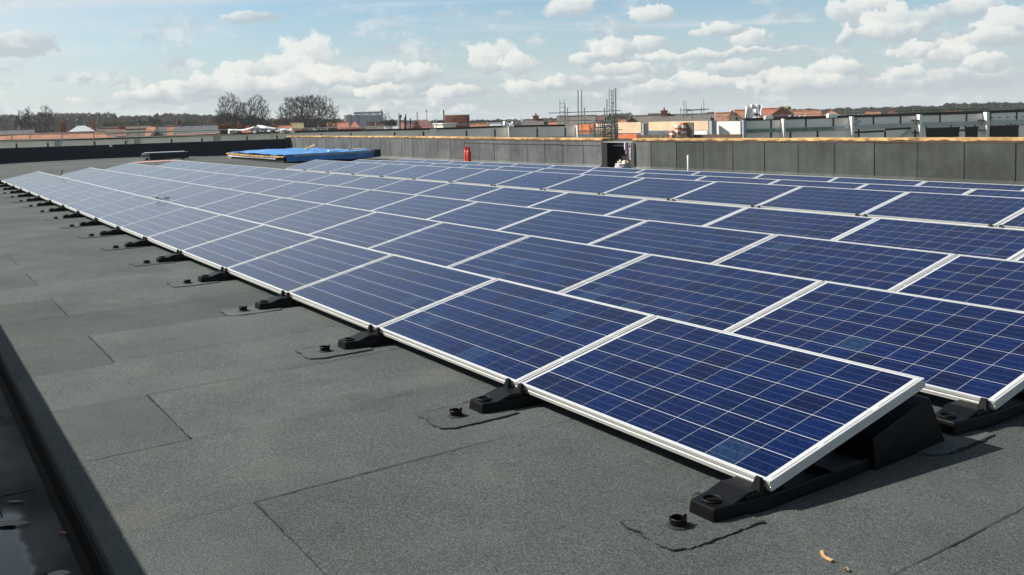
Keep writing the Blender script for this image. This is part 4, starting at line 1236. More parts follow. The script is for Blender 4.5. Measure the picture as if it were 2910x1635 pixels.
rail_thing('scaffold tube guard rail along the middle of the wing roof', -.6,
           [[(830, 366), (960, 363), (1130, 359), (1240, 355), (1300, 354), (1420, 352), (1560, 345)]],
           [(905, 356, 376), (1038, 344, 374), (1067, 348, 372), (1240, 338, 366), (1480, 336, 360), (1500, 342, 360), (1386, 345, 362)], r_=.028, m=M['galv'])
rail_thing('thin teal guard rail along the right length of the wing roof', -.8,
           [[(2400, 319), (2560, 314), (2700, 309), (2910, 304), (3060, 300)], [(2400, 326), (2600, 319), (2910, 310), (3060, 306)]],
           [(2404, 314, 333), (2595, 307, 327), (2783, 311, 321), (2903, 300, 316)], r_=.025, m=M['green_steel'])
rail_thing('pale tube guard rail below the white wrapped structure', -.8,
           [[(2018, 334), (2080, 331), (2140, 331), (2330, 324), (2380, 324)]], [(2056, 330, 342), (2100, 330, 341), (2240, 327, 339), (2330, 325, 335)], r_=.028, m=M['galv'])
o = thing('pole', wt(1132, 371, -.5), 0, 'thin white pole standing on the wing roof left of the chimneys', 'pole')
a = MB(); a.tube([Vector((0, 0, -.4)), wt(1133, 321, -.5)-wt(1132, 371, -.5)], .06, 6); a.build('shaft', M['white'], o)
for x_, y_ in ((1137, 327), (1153, 325), (1150, 334), (1166, 337)):
    p = at(x_, 372, 130); q = at(x_, y_, 130)
    a = MB(); a.tube([p, q], .09, 5)
    if x_ == 1137: a.tube([q+Vector((0, 0, -.4)), q+Vector((0, 0, 0))], .2, 6)
    ob = a.build('utility_pole', M['black'], None)
    tag(ob, {1137: 'dark utility pole with a knob top beside the white pole', 1153: 'tallest bare utility pole left of the dark red roof', 1150: 'short utility pole between two taller poles', 1166: 'shortest utility pole nearest the dark red roof'}[x_], 'pole', 'utility poles behind the wing')

def ladder(x0, x1, ytop, ybot, off, label, n=None, lean=0):
    o = thing('ladder', (0, 0, 0), 0, label, 'ladder', 'scaffold ladders')
    k_ = 71/F; h_ = (ybot-ytop)*k_; n = n or int(h_/.26)
    tl, tr, bl, br = wt(x0, ytop, off), wt(x1, ytop, off), wt(x0-lean, ybot, off), wt(x1-lean, ybot, off)
    for p, q in ((tl, bl), (tr, br)):
        a = MB(); a.tube([p, q], .028, 5); a.build('stile', M['tube'], o)
    for i_ in range(1, n):
        s_ = i_/n
        a = MB(); a.tube([tl.lerp(bl, s_), tr.lerp(br, s_)], .018, 4); a.build('rung', M['tube'], o)
ladder(1591, 1604, 284, 350, 1.6, 'lower scaffold ladder on the left, standing against the sky')
ladder(1731, 1744, 252, 372, 6.2, 'tall scaffold ladder on the right, rising highest against the sky')
ladder(1941, 1947, 287, 322, -7, 'short leaning ladder on the scaffold by the grey brown roof', lean=-6)
sc = thing('scaffold', (0, 0, 0), 0, 'tube scaffold tower with ledgers in front of the plywood hoarding', 'scaffold')
for (x, y0_, y1_) in ((1606, 299, 352), (1613, 306, 352), (1643, 257, 395), (1653, 256, 395), (1661, 306, 352), (1718, 307, 392), (1725, 282, 396), (1739, 255, 396), (1750, 251, 398), (1736, 340, 398), (1712, 345, 392), (1747, 340, 398), (1755, 348, 398), (1690, 350, 392), (1677, 352, 392)):
    a = MB(); a.tube([wt(x-.6, y0_, 6.0+.2*(x % 3)), wt(x+.6, y1_, 6.0+.2*(x % 3))], .045, 5); a.build('pole', M['tube'], sc)
for (x0, y0_, x1, y1_) in ((1558, 322, 1764, 315), (1635, 353, 1760, 345), (1640, 372, 1768, 369), (1640, 376, 1752, 374), (1645, 391, 1755, 388), (1690, 363, 1752, 358), (1700, 386, 1756, 380), (1560, 345, 1720, 341)):
    a = MB(); a.tube([wt(x0, y0_, 6.1), wt(x1, y1_, 6.1)], .035, 5); a.build('ledger', M['tube'], sc)
for (x0, y0_, x1, y1_) in ((1722, 318, 1746, 290), (1705, 380, 1745, 352), (1712, 390, 1752, 365), (1696, 392, 1722, 372), (1726, 350, 1752, 340)):
    a = MB(); a.tube([wt(x0, y0_, 6.4), wt(x1, y1_, 6.4)], .028, 5); a.build('brace', M['tube'], sc)
for q_ in range(16):
    x = 1684+4.6*q_+rnd.uniform(-1, 1); y0_ = 338+rnd.uniform(0, 24); of = 5.6+rnd.random()*1.4
    a = MB(); a.tube([wt(x, y0_, of), wt(x+rnd.uniform(-1, 1), 398, of)], .038, 5); a.build('pole', M['tube'], sc)
for q_ in range(9):
    y_ = 344+6.2*q_; xa = 1690+rnd.uniform(-8, 20); xb = 1752+rnd.uniform(-6, 12)
    a = MB(); a.tube([wt(xa, y_+1.5, 5.6+rnd.random()), wt(xb, y_, 5.6+rnd.random())], .036, 5); a.build('ledger', M['tube'], sc)
for k_ in range(5):
    a = MB(); y_ = 350+10*k_
    p, q = wt(1716, y_, 5.8), wt(1752, y_-2, 5.8)
    a.tube([p, q], .05, 4); a.build('scaffold_board', M['timber'] if k_ % 2 else M['wood_dark'], sc)
sc2 = thing('scaffold', (0, 0, 0), 0, 'small scaffold platform on top of the long grey brown roof', 'scaffold')
for (x, y0_, y1_) in ((1934, 307, 345), (1942, 313, 345), (1951, 316, 345), (1967, 314, 345), (1993, 300, 330), (2000, 286, 345)):
    a = MB(); a.tube([wt(x, y0_, -7), wt(x, y1_, -7)], .035, 5); a.build('pole', M['tube'], sc2)
for (x0, y0_, x1, y1_) in ((1931, 313, 2018, 310), (1948, 316, 2012, 311), (1938, 331, 2016, 322)):
    a = MB(); a.tube([wt(x0, y0_, -7), wt(x1, y1_, -7)], .035, 5); a.build('ledger', M['tube'], sc2)
a = MB(); a.tube([wt(1951, 314, -7), wt(1964, 313.5, -7)], .10, 4); a.build('netting', M['green_steel'], sc2)

# white sheeting
def sheet(poly, off, label, name='white_sheeting', m=None, cat='sheeting', depth=.6):
    """crumpled sheet draped over tubes: outline in the wing's plane, folds in depth"""
    o = thing(name, (0, 0, 0), 0, label, cat)
    for pi, pl in enumerate(poly):
        top, bot = pl; n = 14; vs = []; fs = []
        def along(l, s_):
            xs_ = [p[0] for p in l]; x = xs_[0]+(xs_[-1]-xs_[0])*s_
            for (a, ya), (b, yb) in zip(l, l[1:]):
                if x <= b or b == xs_[-1]: return x, ya+(yb-ya)*(x-a)/(b-a)
        for i_ in range(n+1):
            s_ = i_/n; (xa, ya), (xb, yb) = along(top, s_), along(bot, s_)
            for k_ in range(4):
                f_ = k_/3
                q = wt(xa+(xb-xa)*f_, ya+(yb-ya)*f_, off+depth*mnoise.noise(Vector((s_*6+pi, f_*2, off)))+depth*(f_-.5))
                vs.append(q)
        for i_ in range(n):
            for k_ in range(3): q_ = i_*4+k_; fs.append((q_, q_+1, q_+5, q_+4))
        a = MB(); a.add(vs, fs); a.build('sheet', m or M['white_sheet'], o, smooth=True)
    return o
sheet([([(648, 366), (660, 367), (690, 368), (710, 364), (730, 356)], [(648, 371), (660, 371), (690, 371), (705, 369), (730, 362)]),
       ([(647, 367), (660, 367)], [(647, 381), (660, 381)]),
       ([(731, 355), (745, 357), (770, 362), (800, 366), (828, 364)], [(731, 361), (745, 365), (770, 369), (800, 370), (828, 371)]),
       ([(778, 369), (800, 370), (812, 370)], [(786, 375), (800, 378), (808, 377)]), ([(708, 371), (722, 376)], [(716, 377), (727, 380)]), ([(812, 371), (826, 369)], [(812, 376), (822, 374)])],
      1.2, 'torn white sheeting draped over the guard rail below the oak trees')
sheet([([(1427, 346), (1436, 344), (1446, 352)], [(1428, 361), (1437, 361), (1446, 361)]), ([(1448, 352), (1455, 345), (1460, 348)], [(1447, 361), (1454, 361), (1460, 361)])],
      .6, 'bunched white sheeting on top of a white pillar', depth=.3)
o = sheet([([(2119, 304), (2130, 298), (2150, 297), (2165, 300)], [(2117, 340), (2128, 340), (2136, 338), (2140, 330)]), ([(2135, 300), (2150, 298), (2165, 299)], [(2137, 322), (2150, 322), (2166, 330)])],
      -.8, 'tall white wrapped structure on the wing roof before the orange roofs', 'wrapped_frame', depth=.8, cat='wrapped structure')
for x_ in (2136, 2151, 2163):
    a = MB(); a.tube([wt(x_, 299, -1.2), wt(x_, 341, -1.2)], .06, 5); a.build('post', M['galv'], o)
a = MB(); a.tube([wt(2142, 325, -1.0), wt(2164, 325, -1.0)], .16, 4); a.build('board', M['timber'], o)
def pack(px, py, w_, h_, m, label, name, cat, dist=73):
    p = at(px, py, dist); k_ = dist/F
    a = MB(); ww, hh = w_*k_/2, h_*k_
    a.box((-ww, -ww*.7, -hh), (ww, ww*.7, 0)); a.box((-ww*.9, -ww*.6, 0.001), (ww*.9, ww*.6, .05))
    ob = a.build(name, m, None, p); ob.rotation_euler = (0, 0, YAW-math.pi/2); return tag(ob, label, cat)
pack(2184, 331, 22, 8, M['white_sheet'], 'small white plastic crate right of the wrapped structure', 'crate', 'crate', 76)
for i_, x_ in enumerate((2248, 2263, 2277, 2291)):
    o = thing('hoop', (0, 0, 0), 0, f'white hoop on the wing roof, {ORD[i_]} of the row from the left', 'hoop', 'white hoops along the wing roof')
    a = MB(); a.tube([wt(x_-4, 338, -2), wt(x_-4, 330, -2), wt(x_-3, 328.5, -2), wt(x_+3, 328.5, -2)], .05, 5); a.build('tube', M['white'], o)
pack(2364, 325, 24, 9, M['white_sheet'], 'white crate at the right end of the row of hoops', 'crate', 'crate', 66)

# ------------------------------------------------------------------ houses and works beyond
GZD = -8.6
def house(px0, px1, yr, ye, dist, roofm, wallm, label, gable=False, depth=8.0, hip=0.0, name='house', group='houses beyond the building site', yaw=0.0, chim=None, barge=None, cat='house', rise=None):
    """house seen over the wing: ridge and eave heights come from their height in the picture"""
    pc = (px0+px1)/2
    d = ray(pc, yr); h = math.hypot(d.x, d.y)
    loc = at(pc, yr, dist); zr_ = loc.z; ze = at(pc, ye, dist).z
    w_ = (px1-px0)*dist/F
    if gable: ze = min(ze, zr_-w_*.30)
    else: ze = min(ze, zr_-1.2)
    rot = math.atan2(d.y, d.x)-math.pi/2+yaw
    GZD = gz(loc.x, loc.y)
    o = thing(name, (loc.x, loc.y, GZD), rot, label, cat, group)
    zr_ -= GZD; ze -= GZD
    hw, dp = w_/2, depth
    ov = .25
    wl_ = MB()
    if gable:      # the gable end faces us, ridge runs away
        wl_.prism([(-hw+ov, 0), (hw-ov, 0), (hw-ov, ze), (0, zr_-.15), (-hw+ov, ze)], 1, -dp/2, dp/2)
        wl_.build('wall', wallm, o)
        for sx in (-1, 1):
            r_ = MB(); r_.prism([(0, zr_), (sx*hw, ze-.1), (sx*hw, ze-.26), (0, zr_-.16)], 1, -dp/2-ov, dp/2+ov); r_.build('roof_slope', roofm, o)
            if barge is not None:
                b_ = MB(); b_.prism([(0, zr_+.05), (sx*hw, ze-.05), (sx*hw, ze-.45), (0, zr_-.35)], 1, -dp/2-ov-.06, -dp/2-ov-.005); b_.build('barge_board', barge, o)
    else:          # ridge runs across the view
        wl_.prism([(-dp/2+ov, 0), (dp/2-ov, 0), (dp/2-ov, ze), (0, zr_-.15 if hip == 0 else ze), (-dp/2+ov, ze)], 0, -hw+.15, hw-.15)
        wl_.build('wall', wallm, o)
        for sy in (-1, 1):
            r_ = MB()
            vs = [(-hw+hip, 0, zr_), (hw-hip, 0, zr_), (hw, sy*dp/2, ze-.1), (-hw, sy*dp/2, ze-.1)]
            r_.add(vs+[(x, y, z-.16) for x, y, z in vs], [(0, 1, 2, 3), (7, 6, 5, 4), (0, 4, 5, 1), (1, 5, 6, 2), (2, 6, 7, 3), (3, 7, 4, 0)]); r_.build('roof_slope', roofm, o)
        if hip > 0:
            for sx in (-1, 1):
                r_ = MB(); vs = [(sx*(hw-hip), 0, zr_), (sx*hw, -dp/2, ze-.1), (sx*hw, dp/2, ze-.1)]
                r_.add(vs+[(x, y, z-.16) for x, y, z in vs], [(0, 1, 2), (5, 4, 3), (0, 3, 4, 1), (1, 4, 5, 2), (2, 5, 3, 0)]); r_.build('roof_slope', roofm, o)
        if not hip:
            rg = MB(); rg.tube([(-hw, 0, zr_+.02), (hw, 0, zr_+.02)], .12, 6); rg.build('ridge', roofm, o)
    for (cpx, cy, cw) in (chim or []):
        x_ = (cpx-pc)*dist/F; zt = at(cpx, cy, dist).z-GZD
        c = MB(); c.box((x_-cw/2, -cw/2, ze), (x_+cw/2, cw/2, zt)); c.box((x_-cw/2-.08, -cw/2-.08, zt), (x_+cw/2+.08, cw/2+.08, zt+.12))
        ch = c.build('chimney', M['brick'], o)
        p_ = MB(); p_.lathe([(.11, zt+.12), (.09, zt+.45), (.0, zt+.45)], 8, (x_, 0, 0)); p_.build('chimney_pot', M['r_red'], ch)
    # windows on the face that looks at us
    n = max(1, int(w_/3.2)); zf = max(2.8, ze*.62)
    for i_ in range(n):
        x_ = -hw+(i_+.5)*w_/n
        yy = -dp/2+(0 if gable else ov)
        f_ = MB(); f_.box((x_-.55, yy-.06, zf), (x_+.55, yy+.05, zf+1.25)); fo = f_.build('window', M['white'], o)
        g_ = MB(); g_.box((x_-.46, yy-.075, zf+.09), (x_+.46, yy-.062, zf+1.16)); g_.build('pane', M['r_slate'], fo)
    return o
H = house
# left
H(-30, 82, 370, 380, 150, M['r_slate'], M['brick'], 'low slate roofed house at the left edge of the picture', depth=9)
H(43, 66, 361, 373, 190, M['r_orange'], M['brick_pale'], 'small orange roofed house left of the bare tree', gable=False, depth=6, hip=1.0)
H(-60, 265, 382, 396, 104, M['r_orange'], M['brick'], 'long low building with a sunlit orange pantile roof at far left', depth=10, cat='building')
H(183, 280, 358, 377, 135, M['r_metal'], M['white'], 'house with a pale grey metal roof and small dark gable', hip=2.0, depth=9, chim=[(259, 353, .45)])
H(218, 262, 359, 367, 142, M['r_slate'], M['brick'], 'dark slate roof behind the pale metal roof', depth=6)
c0 = house(166, 184, 362, 378, 122, M['r_red'], M['brick'], 'narrow red brick house with a tall chimney stack', gable=True, depth=7, chim=[(179, 353, .55)])
H(280, 325, 366, 380, 150, M['r_brown'], M['brick'], 'brown roofed house right of the pale metal roof', depth=8)
H(322, 356, 365, 376, 170, M['r_dkred'], M['brick'], 'dark house with two white chimney pots on its roof', depth=8, chim=[(340, 363, .4), (347, 363, .4)])
H(300, 420, 360, 372, 230, M['r_brown'], M['brick'], 'wide brown roof below the far wood', depth=9)
H(360, 412, 368, 382, 140, M['r_brown'], M['brick_pale'], 'low tan house behind the thin pole', depth=7)
H(412, 447, 361, 384, 122, M['r_orange'], M['brick_pale'], 'orange tiled roof slope left of the white gable', depth=7, hip=.3)
H(428, 464, 364, 383, 116, M['r_slate'], M['brick'], 'slate roofed gable with pale barge boards', gable=True, depth=8, barge=M['r_metal'])
H(448, 484, 359, 378, 135, M['r_slate'], M['brick'], 'steep slate roof behind the pale barge boards', depth=7)
H(475, 500, 360, 376, 130, M['r_orange'], M['brick'], 'small bright orange roof with a dark dormer', depth=6, chim=[(502, 356, .8)])
H(500, 612, 357, 378, 128, M['r_slate'], M['brick'], 'long dark slate roof left of the rusty bush', depth=9)
H(688, 712, 361, 378, 150, M['r_red'], M['brick'], 'small red roofed house under the left oak', depth=6, chim=[(681, 354, .9)])
H(540, 600, 350, 360, 330, M['r_brown'], M['brick'], 'far brown roof against the wood', depth=9, chim=[(588, 347, 1.2)])
H(785, 830, 358, 372, 190, M['r_red'], M['brick_pale'], 'far reddish house left of the big oak trunk', depth=8, chim=[(777, 355, 1.0)])
H(828, 862, 350, 366, 200, M['r_moss'], M['brick_pale'], 'far tan house behind the big oak', depth=8)
H(850, 880, 361, 372, 160, M['r_red'], M['brick_pale'], 'small reddish gable right under the big oak', gable=True, depth=6)
# centre
H(930, 965, 347, 362, 240, M['r_orange'], M['brick'], 'far brick terrace with orange roof left of the silos', depth=8, chim=[(945, 344, .8), (957, 345, .8)])
H(958, 990, 348, 364, 200, M['r_red'], M['brick'], 'red roofed house left below the silos', depth=8)
H(990, 1025, 345, 361, 180, M['r_red'], M['brick'], 'red roofed house in front of the silos with a dormer', depth=8, hip=1.2)
H(1028, 1065, 352, 366, 170, M['r_moss'], M['brick_pale'], 'tan house with a steep gable left of the bare young tree', gable=True, depth=7)
H(1040, 1090, 357, 370, 140, M['r_brown'], M['brick_pale'], 'low tan roofs in front of the bare young tree', depth=8)
H(1136, 1160, 348, 362, 200, M['r_red'], M['brick'], 'pinkish red roof behind the utility poles', depth=8)
H(1150, 1172, 350, 363, 175, M['r_dkred'], M['brick'], 'dark roof just left of the large dark red roof', depth=8)
H(1172, 1238, 342, 363, 120, M['r_dkred'], M['brick'], 'large house with a dark red hipped roof under the chimneys', depth=9, hip=1.0)
H(1166, 1200, 344, 364, 114, M['r_red'], M['brick'], 'brick gable in front of the dark red roof', gable=True, depth=5)
H(1315, 1392, 353, 360, 110, M['r_orange'], M['brick'], 'long low orange roof right of the brick tower', depth=8)
H(1385, 1425, 352, 362, 120, M['r_metal'], M['brick'], 'low grey roof left of the bunched white sheeting', depth=8)
H(1484, 1545, 341, 358, 130, M['r_grey'], M['brick'], 'grey brown roofed house with a square brick chimney', depth=9, chim=[(1523, 331, .8)])
H(1540, 1600, 347, 358, 130, M['r_grey'], M['brick'], 'low grey roof left of the scaffold ladder', depth=7)
H(1558, 1585, 346, 356, 118, M['r_orange'], M['brick'], 'small orange roof behind the left ladder', depth=5)
H(1583, 1692, 331, 346, 112, M['r_grey'], M['brick'], 'long grey brown roof behind the scaffold', depth=9)
H(1690, 1712, 331, 352, 112, M['r_dkred'], M['r_dkred'], 'dark red hipped end of the long roof behind the scaffold', depth=8, hip=1.5)
# right
H(1776, 1812, 330, 352, 105, M['r_grey'], M['brick'], 'brick gable at the left end of the long grey brown roof', gable=True, depth=8)
H(1755, 1780, 341, 352, 125, M['r_orange'], M['brick'], 'bright orange roof just right of the scaffold tower', depth=6)
H(1792, 2012, 328, 348, 110, M['r_grey'], M['brick'], 'very long grey brown roof under the small scaffold', depth=10, chim=[(1888, 317, .75)])
H(1842, 1904, 325, 332, 116, M['r_grey'], M['brick'], 'raised ridge of the grey brown roofs by the brick chimney', depth=7)
H(2008, 2030, 322, 340, 112, M['r_brown'], M['brick'], 'brown end of the long roof left of the orange roofs', depth=7)
H(2034, 2076, 322, 338, 130, M['r_orange'], M['brick'], 'orange roof left of the cream gable', depth=8)
H(2066, 2096, 312, 334, 120, M['r_orange'], M['cream'], 'cream rendered gable with an orange roof', gable=True, depth=10)
H(2088, 2122, 314, 334, 126, M['r_orange'], M['cream'], 'orange roof between the cream gable and the wrapped structure', depth=9)
H(2160, 2210, 310, 328, 130, M['r_red'], M['brick'], 'red roof right of the wrapped structure', depth=9)
H(2186, 2262, 302, 328, 112, M['r_moss'], M['brick'], 'large brown brick gable with mossy roof', gable=True, depth=9)
H(2200, 2262, 302.5, 328, 116, M['r_moss'], M['brick'], 'mossy slope behind the large brown gable', depth=8, hip=2.0)
H(2250, 2330, 316, 327, 150, M['r_orange'], M['brick'], 'orange tiled terrace, left of the two long ones', depth=9)
H(2325, 2402, 313, 328, 155, M['r_orange'], M['brick'], 'orange tiled terrace, right of the two long ones', depth=9, hip=2.5)
H(2462, 2500, 319, 329, 140, M['r_orange'], M['brick'], 'lone orange roof behind the bird drawing', depth=8)
H(2526, 2550, 318, 328, 180, M['r_dkred'], M['brick'], 'dark house with a tall orange brick chimney', depth=8, chim=[(2536, 310, 1.0)])
H(2690, 2730, 317.5, 322, 150, M['r_orange'], M['brick'], 'tiny pale orange roof near the right treeline', depth=6)

# brick lift tower, cream plant box
p = at(1297, 330, 100); GZD = gz(p.x, p.y)
o = thing('brick_tower', (p.x, p.y, GZD), math.atan2(ray(1297, 330).y, ray(1297, 330).x)-math.pi/2-.25, 'square red brick tower in the middle of the skyline', 'tower')
a = MB(); a.box((-.55*2, -.7, 0), (.62*2, .7, p.z-GZD)); a.build('shaft', M['brick'], o)
a = MB(); a.box((-1.16, -.76, p.z-GZD), (1.30, .76, p.z-GZD+.12)); a.build('cap', M['brick_pale'], o)
a = MB(); a.tube([(1.35, 0, 9.0), (1.35, 0, p.z-GZD-.1)], .10, 6); a.build('downpipe', M['tube'], o)
p = at(1264, 353, 98); GZD = gz(p.x, p.y)
o = thing('plant_room', (p.x, p.y, GZD), math.atan2(ray(1264, 330).y, ray(1264, 330).x)-math.pi/2+.5, 'low cream plant room left of the brick tower', 'building')
a = MB(); a.box((-.75, -1, 0), (.75, 1, p.z-GZD)); a.build('wall', M['cream'], o)
a = MB(); a.box((-.85, -1.1, p.z-GZD), (.85, 1.1, p.z-GZD+.1)); a.build('roof', M['white'], o)

# grain silos
p = at(1035, 345, 520); kx = 520/F; GZD = gz(p.x, p.y)
o = thing('grain_silo', (p.x, p.y, GZD), math.atan2(ray(1035, 330).y, ray(1035, 330).x)-math.pi/2, 'row of steel grain silos with a headhouse tower', 'silos')
for i_, x_ in enumerate((990, 1010, 1030, 1051, 1072)):
    X = (x_-1035)*kx; zt = at(x_, 327.5, 520).z-GZD; za = at(x_, 321, 520).z-GZD
    a = MB(); a.lathe([(10.0*kx/.197*.197, 0), (10.0*kx, zt), (10.3*kx, zt+.05), (2.0*kx, za-.4), (0, za-.3)], 20, (X, 0, 0))
    a.build('silo', M['silo_pale'] if i_ < 1 else M['silo'], o)
    for t_ in range(8):
        b = MB(); th = math.pi+math.pi*(t_+.5)/8; rr = 10.08*kx
        b.tube([(X+rr*math.cos(th), rr*math.sin(th), 4), (X+rr*math.cos(th), rr*math.sin(th), zt)], .14, 4); b.build('rib', M['silo'], o)
zt = at(1030, 323, 520).z-GZD
a = MB(); a.box(((1007-1035)*kx, -.8, zt-.2), ((1082-1035)*kx, .8, zt+.9)); a.build('gantry', M['silo'], o)
for x_ in (996, 1012, 1022, 1041, 1061):
    X = (x_-1035)*kx
    a = MB(); a.tube([(X-1, -.6, zt-1.2), (X+.3, -.6, zt)], .15, 4); a.tube([(X+1.6, -.6, zt-1.2), (X+.3, -.6, zt)], .15, 4); a.build('strut', M['silo_pale'], o)
ztt = at(1085, 318, 520).z-GZD
a = MB(); a.box(((1081.5-1035)*kx, -1.5, 0), ((1088.5-1035)*kx, 1.5, ztt)); a.build('headhouse', M['silo'], o)
a = MB(); a.tube([((1084-1035)*kx, 0, ztt), ((1084-1035)*kx, 0, ztt+1.0)], .25, 5); a.box(((1083-1035)*kx, -.3, ztt+.1), ((1086.5-1035)*kx, .3, ztt+.5)); a.build('hoist', M['black'], o)
# factory chimneys
for (x_, yt, w_, m_, lab, cap) in ((1185, 320, 2.6, M['brick'], 'slim brown factory chimney, left of the three', False), (1212, 313, 2.4, M['steel'], 'grey factory chimney with a black cap, middle of the three', True), (1260.5, 313, 4.2, M['black'], 'thick black factory chimney, right of the three', False)):
    p = at(x_, yt, 480); GZD = gz(p.x, p.y); k_ = 480/F; h_ = p.z-GZD
    o = thing('factory_chimney', (p.x, p.y, GZD), 0, lab, 'chimney', 'factory chimneys on the skyline')
    a = MB(); a.lathe([(w_*k_*.62, 0), (w_*k_*.46, h_), (w_*k_*.36, h_), (w_*k_*.36, h_-.5)], 14); a.build('shaft', m_, o)
    a = MB(); a.lathe([(w_*k_*.5, h_-(.9 if cap else .5)), (w_*k_*(.75 if cap else .53), h_-.3), (w_*k_*(.7 if cap else .53), h_+.05), (w_*k_*.36, h_+.05)], 14); a.build('cap', M['black'], o)

# ------------------------------------------------------------------ trees
import numpy as np
def grow(crown, trunks, n_att, seed, step=.42, kill=.75, infl=4.0, iters=70):
    """branches that grow towards points filling the crown"""
    r_ = np.random.default_rng(seed)
    att = []
    while len(att) < n_att:
        p_ = r_.uniform(-1, 1, 3)
        q = np.linalg.norm(p_)
        if q > 1 or q < .15: continue
        if r_.random() > .35+.65*q: continue
        if p_[2] < -.45: continue
        att.append(p_)
    att = np.array(att)
    lumps = r_.uniform(-1, 1, (9, 3)); lumps /= np.linalg.norm(lumps, axis=1)[:, None]
    att = att*(1+.16*np.sin((att @ lumps.T)*5).mean(1)[:, None]*2)
    att = att*np.array(crown[1])+np.array(crown[0])
    pos = []; par = []
    for tr in trunks:
        prev = -1
        for p_ in tr:
            pos.append(np.array(p_, float)); par.append(prev); prev = len(pos)-1
    pos = list(pos); alive = np.ones(len(att), bool)
    for it in range(iters):
        if not alive.any(): break
        P_ = np.array(pos); A_ = att[alive]
        D = ((A_[:, None, :]-P_[None])**2).sum(2)
        near_ = D.argmin(1); dmin = np.sqrt(D[np.arange(len(A_)), near_])
        ok = dmin < infl*(1.6 if it < 15 else 1)
        if not ok.any():
            ok = dmin < dmin.min()*1.2
        newp = {}
        for a_, ni in zip(A_[ok], near_[ok]):
            v_ = a_-P_[ni]; newp.setdefault(ni, []).append(v_/ (np.linalg.norm(v_)+1e-9))
        for ni, vs in newp.items():
            d_ = np.mean(vs, 0)+r_.normal(0, .22, 3)
            L_ = np.linalg.norm(d_)
            if L_ < 1e-6: continue
            pos.append(P_[ni]+d_/L_*step); par.append(int(ni))
        idx = np.where(alive)[0]; alive[idx[dmin < kill]] = False
    return np.array(pos), par
def bare_tree(px, dist, wpx, ytop, label, seed, trunks, n_att=520, hz=None, name='bare_tree', group='bare trees on the skyline', ybase=None, cat='tree', flat=1.0, twig_m=None, twigs=11, cz=.58):
    p = at(px, ytop, dist); GZD = gz(p.x, p.y); top = p.z-GZD; w_ = wpx*dist/F
    o = thing(name, (p.x, p.y, GZD), YAW-math.pi/2, label, cat, group)
    cb = top*.32
    crown = ((0, 0, top*cz), (w_/2, w_/2*.75, top*(1-cz)))
    pos, par = grow(crown, [[(a*top, b*top, c*top) for a, b, c in t_] for t_ in trunks], n_att, seed, step=top*.030, kill=top*.034, infl=top*.30)
    n = len(pos); cnt_ = [0]*n; kids = [[] for _ in range(n)]
    for i_ in range(n):
        if par[i_] >= 0: kids[par[i_]].append(i_)
    for i_ in range(n-1, -1, -1):
        if not kids[i_]: cnt_[i_] = 1
        if par[i_] >= 0: cnt_[par[i_]] += cnt_[i_]
    rad = [min(.017*top*.9, .0019*top*(c_**.42)) for c_ in cnt_]
    mb = MB(); tr = MB()
    for i_ in range(n):
        if par[i_] < 0: continue
        a, b = Vector(pos[par[i_]]), Vector(pos[i_])
        big = cnt_[i_] > 60
        (tr if big else mb).tube([a, b], [rad[par[i_]] if cnt_[par[i_]] < cnt_[i_]*3 else rad[i_], rad[i_]], 6 if big else 3, caps=False)
    r_ = random.Random(seed)
    for i_ in range(n):
        if cnt_[i_] > 5: continue
        b = Vector(pos[i_]); out_ = (b-Vector((0, 0, top*.35))).normalized()
        for _ in range(twigs):
            d_ = (out_+Vector((r_.gauss(0, .6), r_.gauss(0, .6), r_.gauss(.15, .5)))).normalized()
            L_ = top*(.018+.036*r_.random()); e = b+d_*L_
            s_ = d_.orthogonal().normalized()*top*.00075
            mb.add([b-s_, b+s_, e], [(0, 1, 2)])
            e2 = b+d_*L_*.5; d2 = (d_+Vector((r_.gauss(0, .6), r_.gauss(0, .6), r_.gauss(0, .6)))).normalized()
            mb.add([e2-s_*.7, e2+s_*.7, e2+d2*L_*.6], [(0, 1, 2)])
    tr.build('trunk', M['bark'], o); mb.build('crown', twig_m or M['twig'], o)
    return o
T1 = [[(0, 0, 0), (.0, 0, .12), (-.02, 0, .25), (-.05, 0, .36)]]
bare_tree(655, 215, 88, 277, 'left trunk of the pair of bare oaks, slightly taller', 11, [[(.10, 0, 0), (.08, 0, .12), (.05, 0, .27), (.02, 0, .40)], [(.05, 0, .27), (-.08, 0, .42)]], 1300, cz=.66)
bare_tree(718, 213, 92, 279, 'right leaning trunk of the pair of bare oaks', 12, [[(-.14, 0, 0), (-.08, .0, .16), (-.01, 0, .30), (.04, 0, .42)], [(-.01, 0, .30), (-.10, 0, .45)], [(.0, 0, .32), (.16, 0, .43)]], 1250, cz=.66)
bare_tree(873, 205, 178, 264, 'large bare oak with a wide fan shaped crown', 13,
          [[(.03, 0, 0), (.02, 0, .15), (.0, 0, .24)], [(.0, 0, .20), (-.08, 0, .34), (-.17, 0, .46)], [(.0, 0, .22), (-.03, .05, .40), (-.06, 0, .52)], [(.02, 0, .2), (.06, 0, .38), (.11, 0, .5)], [(.02, 0, .2), (.14, -.05, .33), (.28, 0, .43)], [(.0, 0, .2), (-.16, .04, .30), (-.30, 0, .38)]], 2500, cz=.58)
bare_tree(72, 190, 80, 312, 'bare bushy tree at the far left of the skyline', 14, [[(.06, 0, 0), (.05, 0, .25), (.0, 0, .4)], [(.05, 0, .22), (.2, 0, .45)]], 520, cz=.62)
bare_tree(128, 186, 40, 299, 'crooked bare tree with a high leaning top at left', 15, [[(-.05, 0, 0), (.0, 0, .35), (.03, 0, .55), (-.02, 0, .70)]], 160, cz=.76)
bare_tree(1097, 235, 40, 322, 'bare young tree just right of the silos', 16, [[(-.05, 0, 0), (-.03, 0, .35), (.0, 0, .5)], [(-.03, 0, .3), (.15, 0, .6)]], 150, cz=.66)
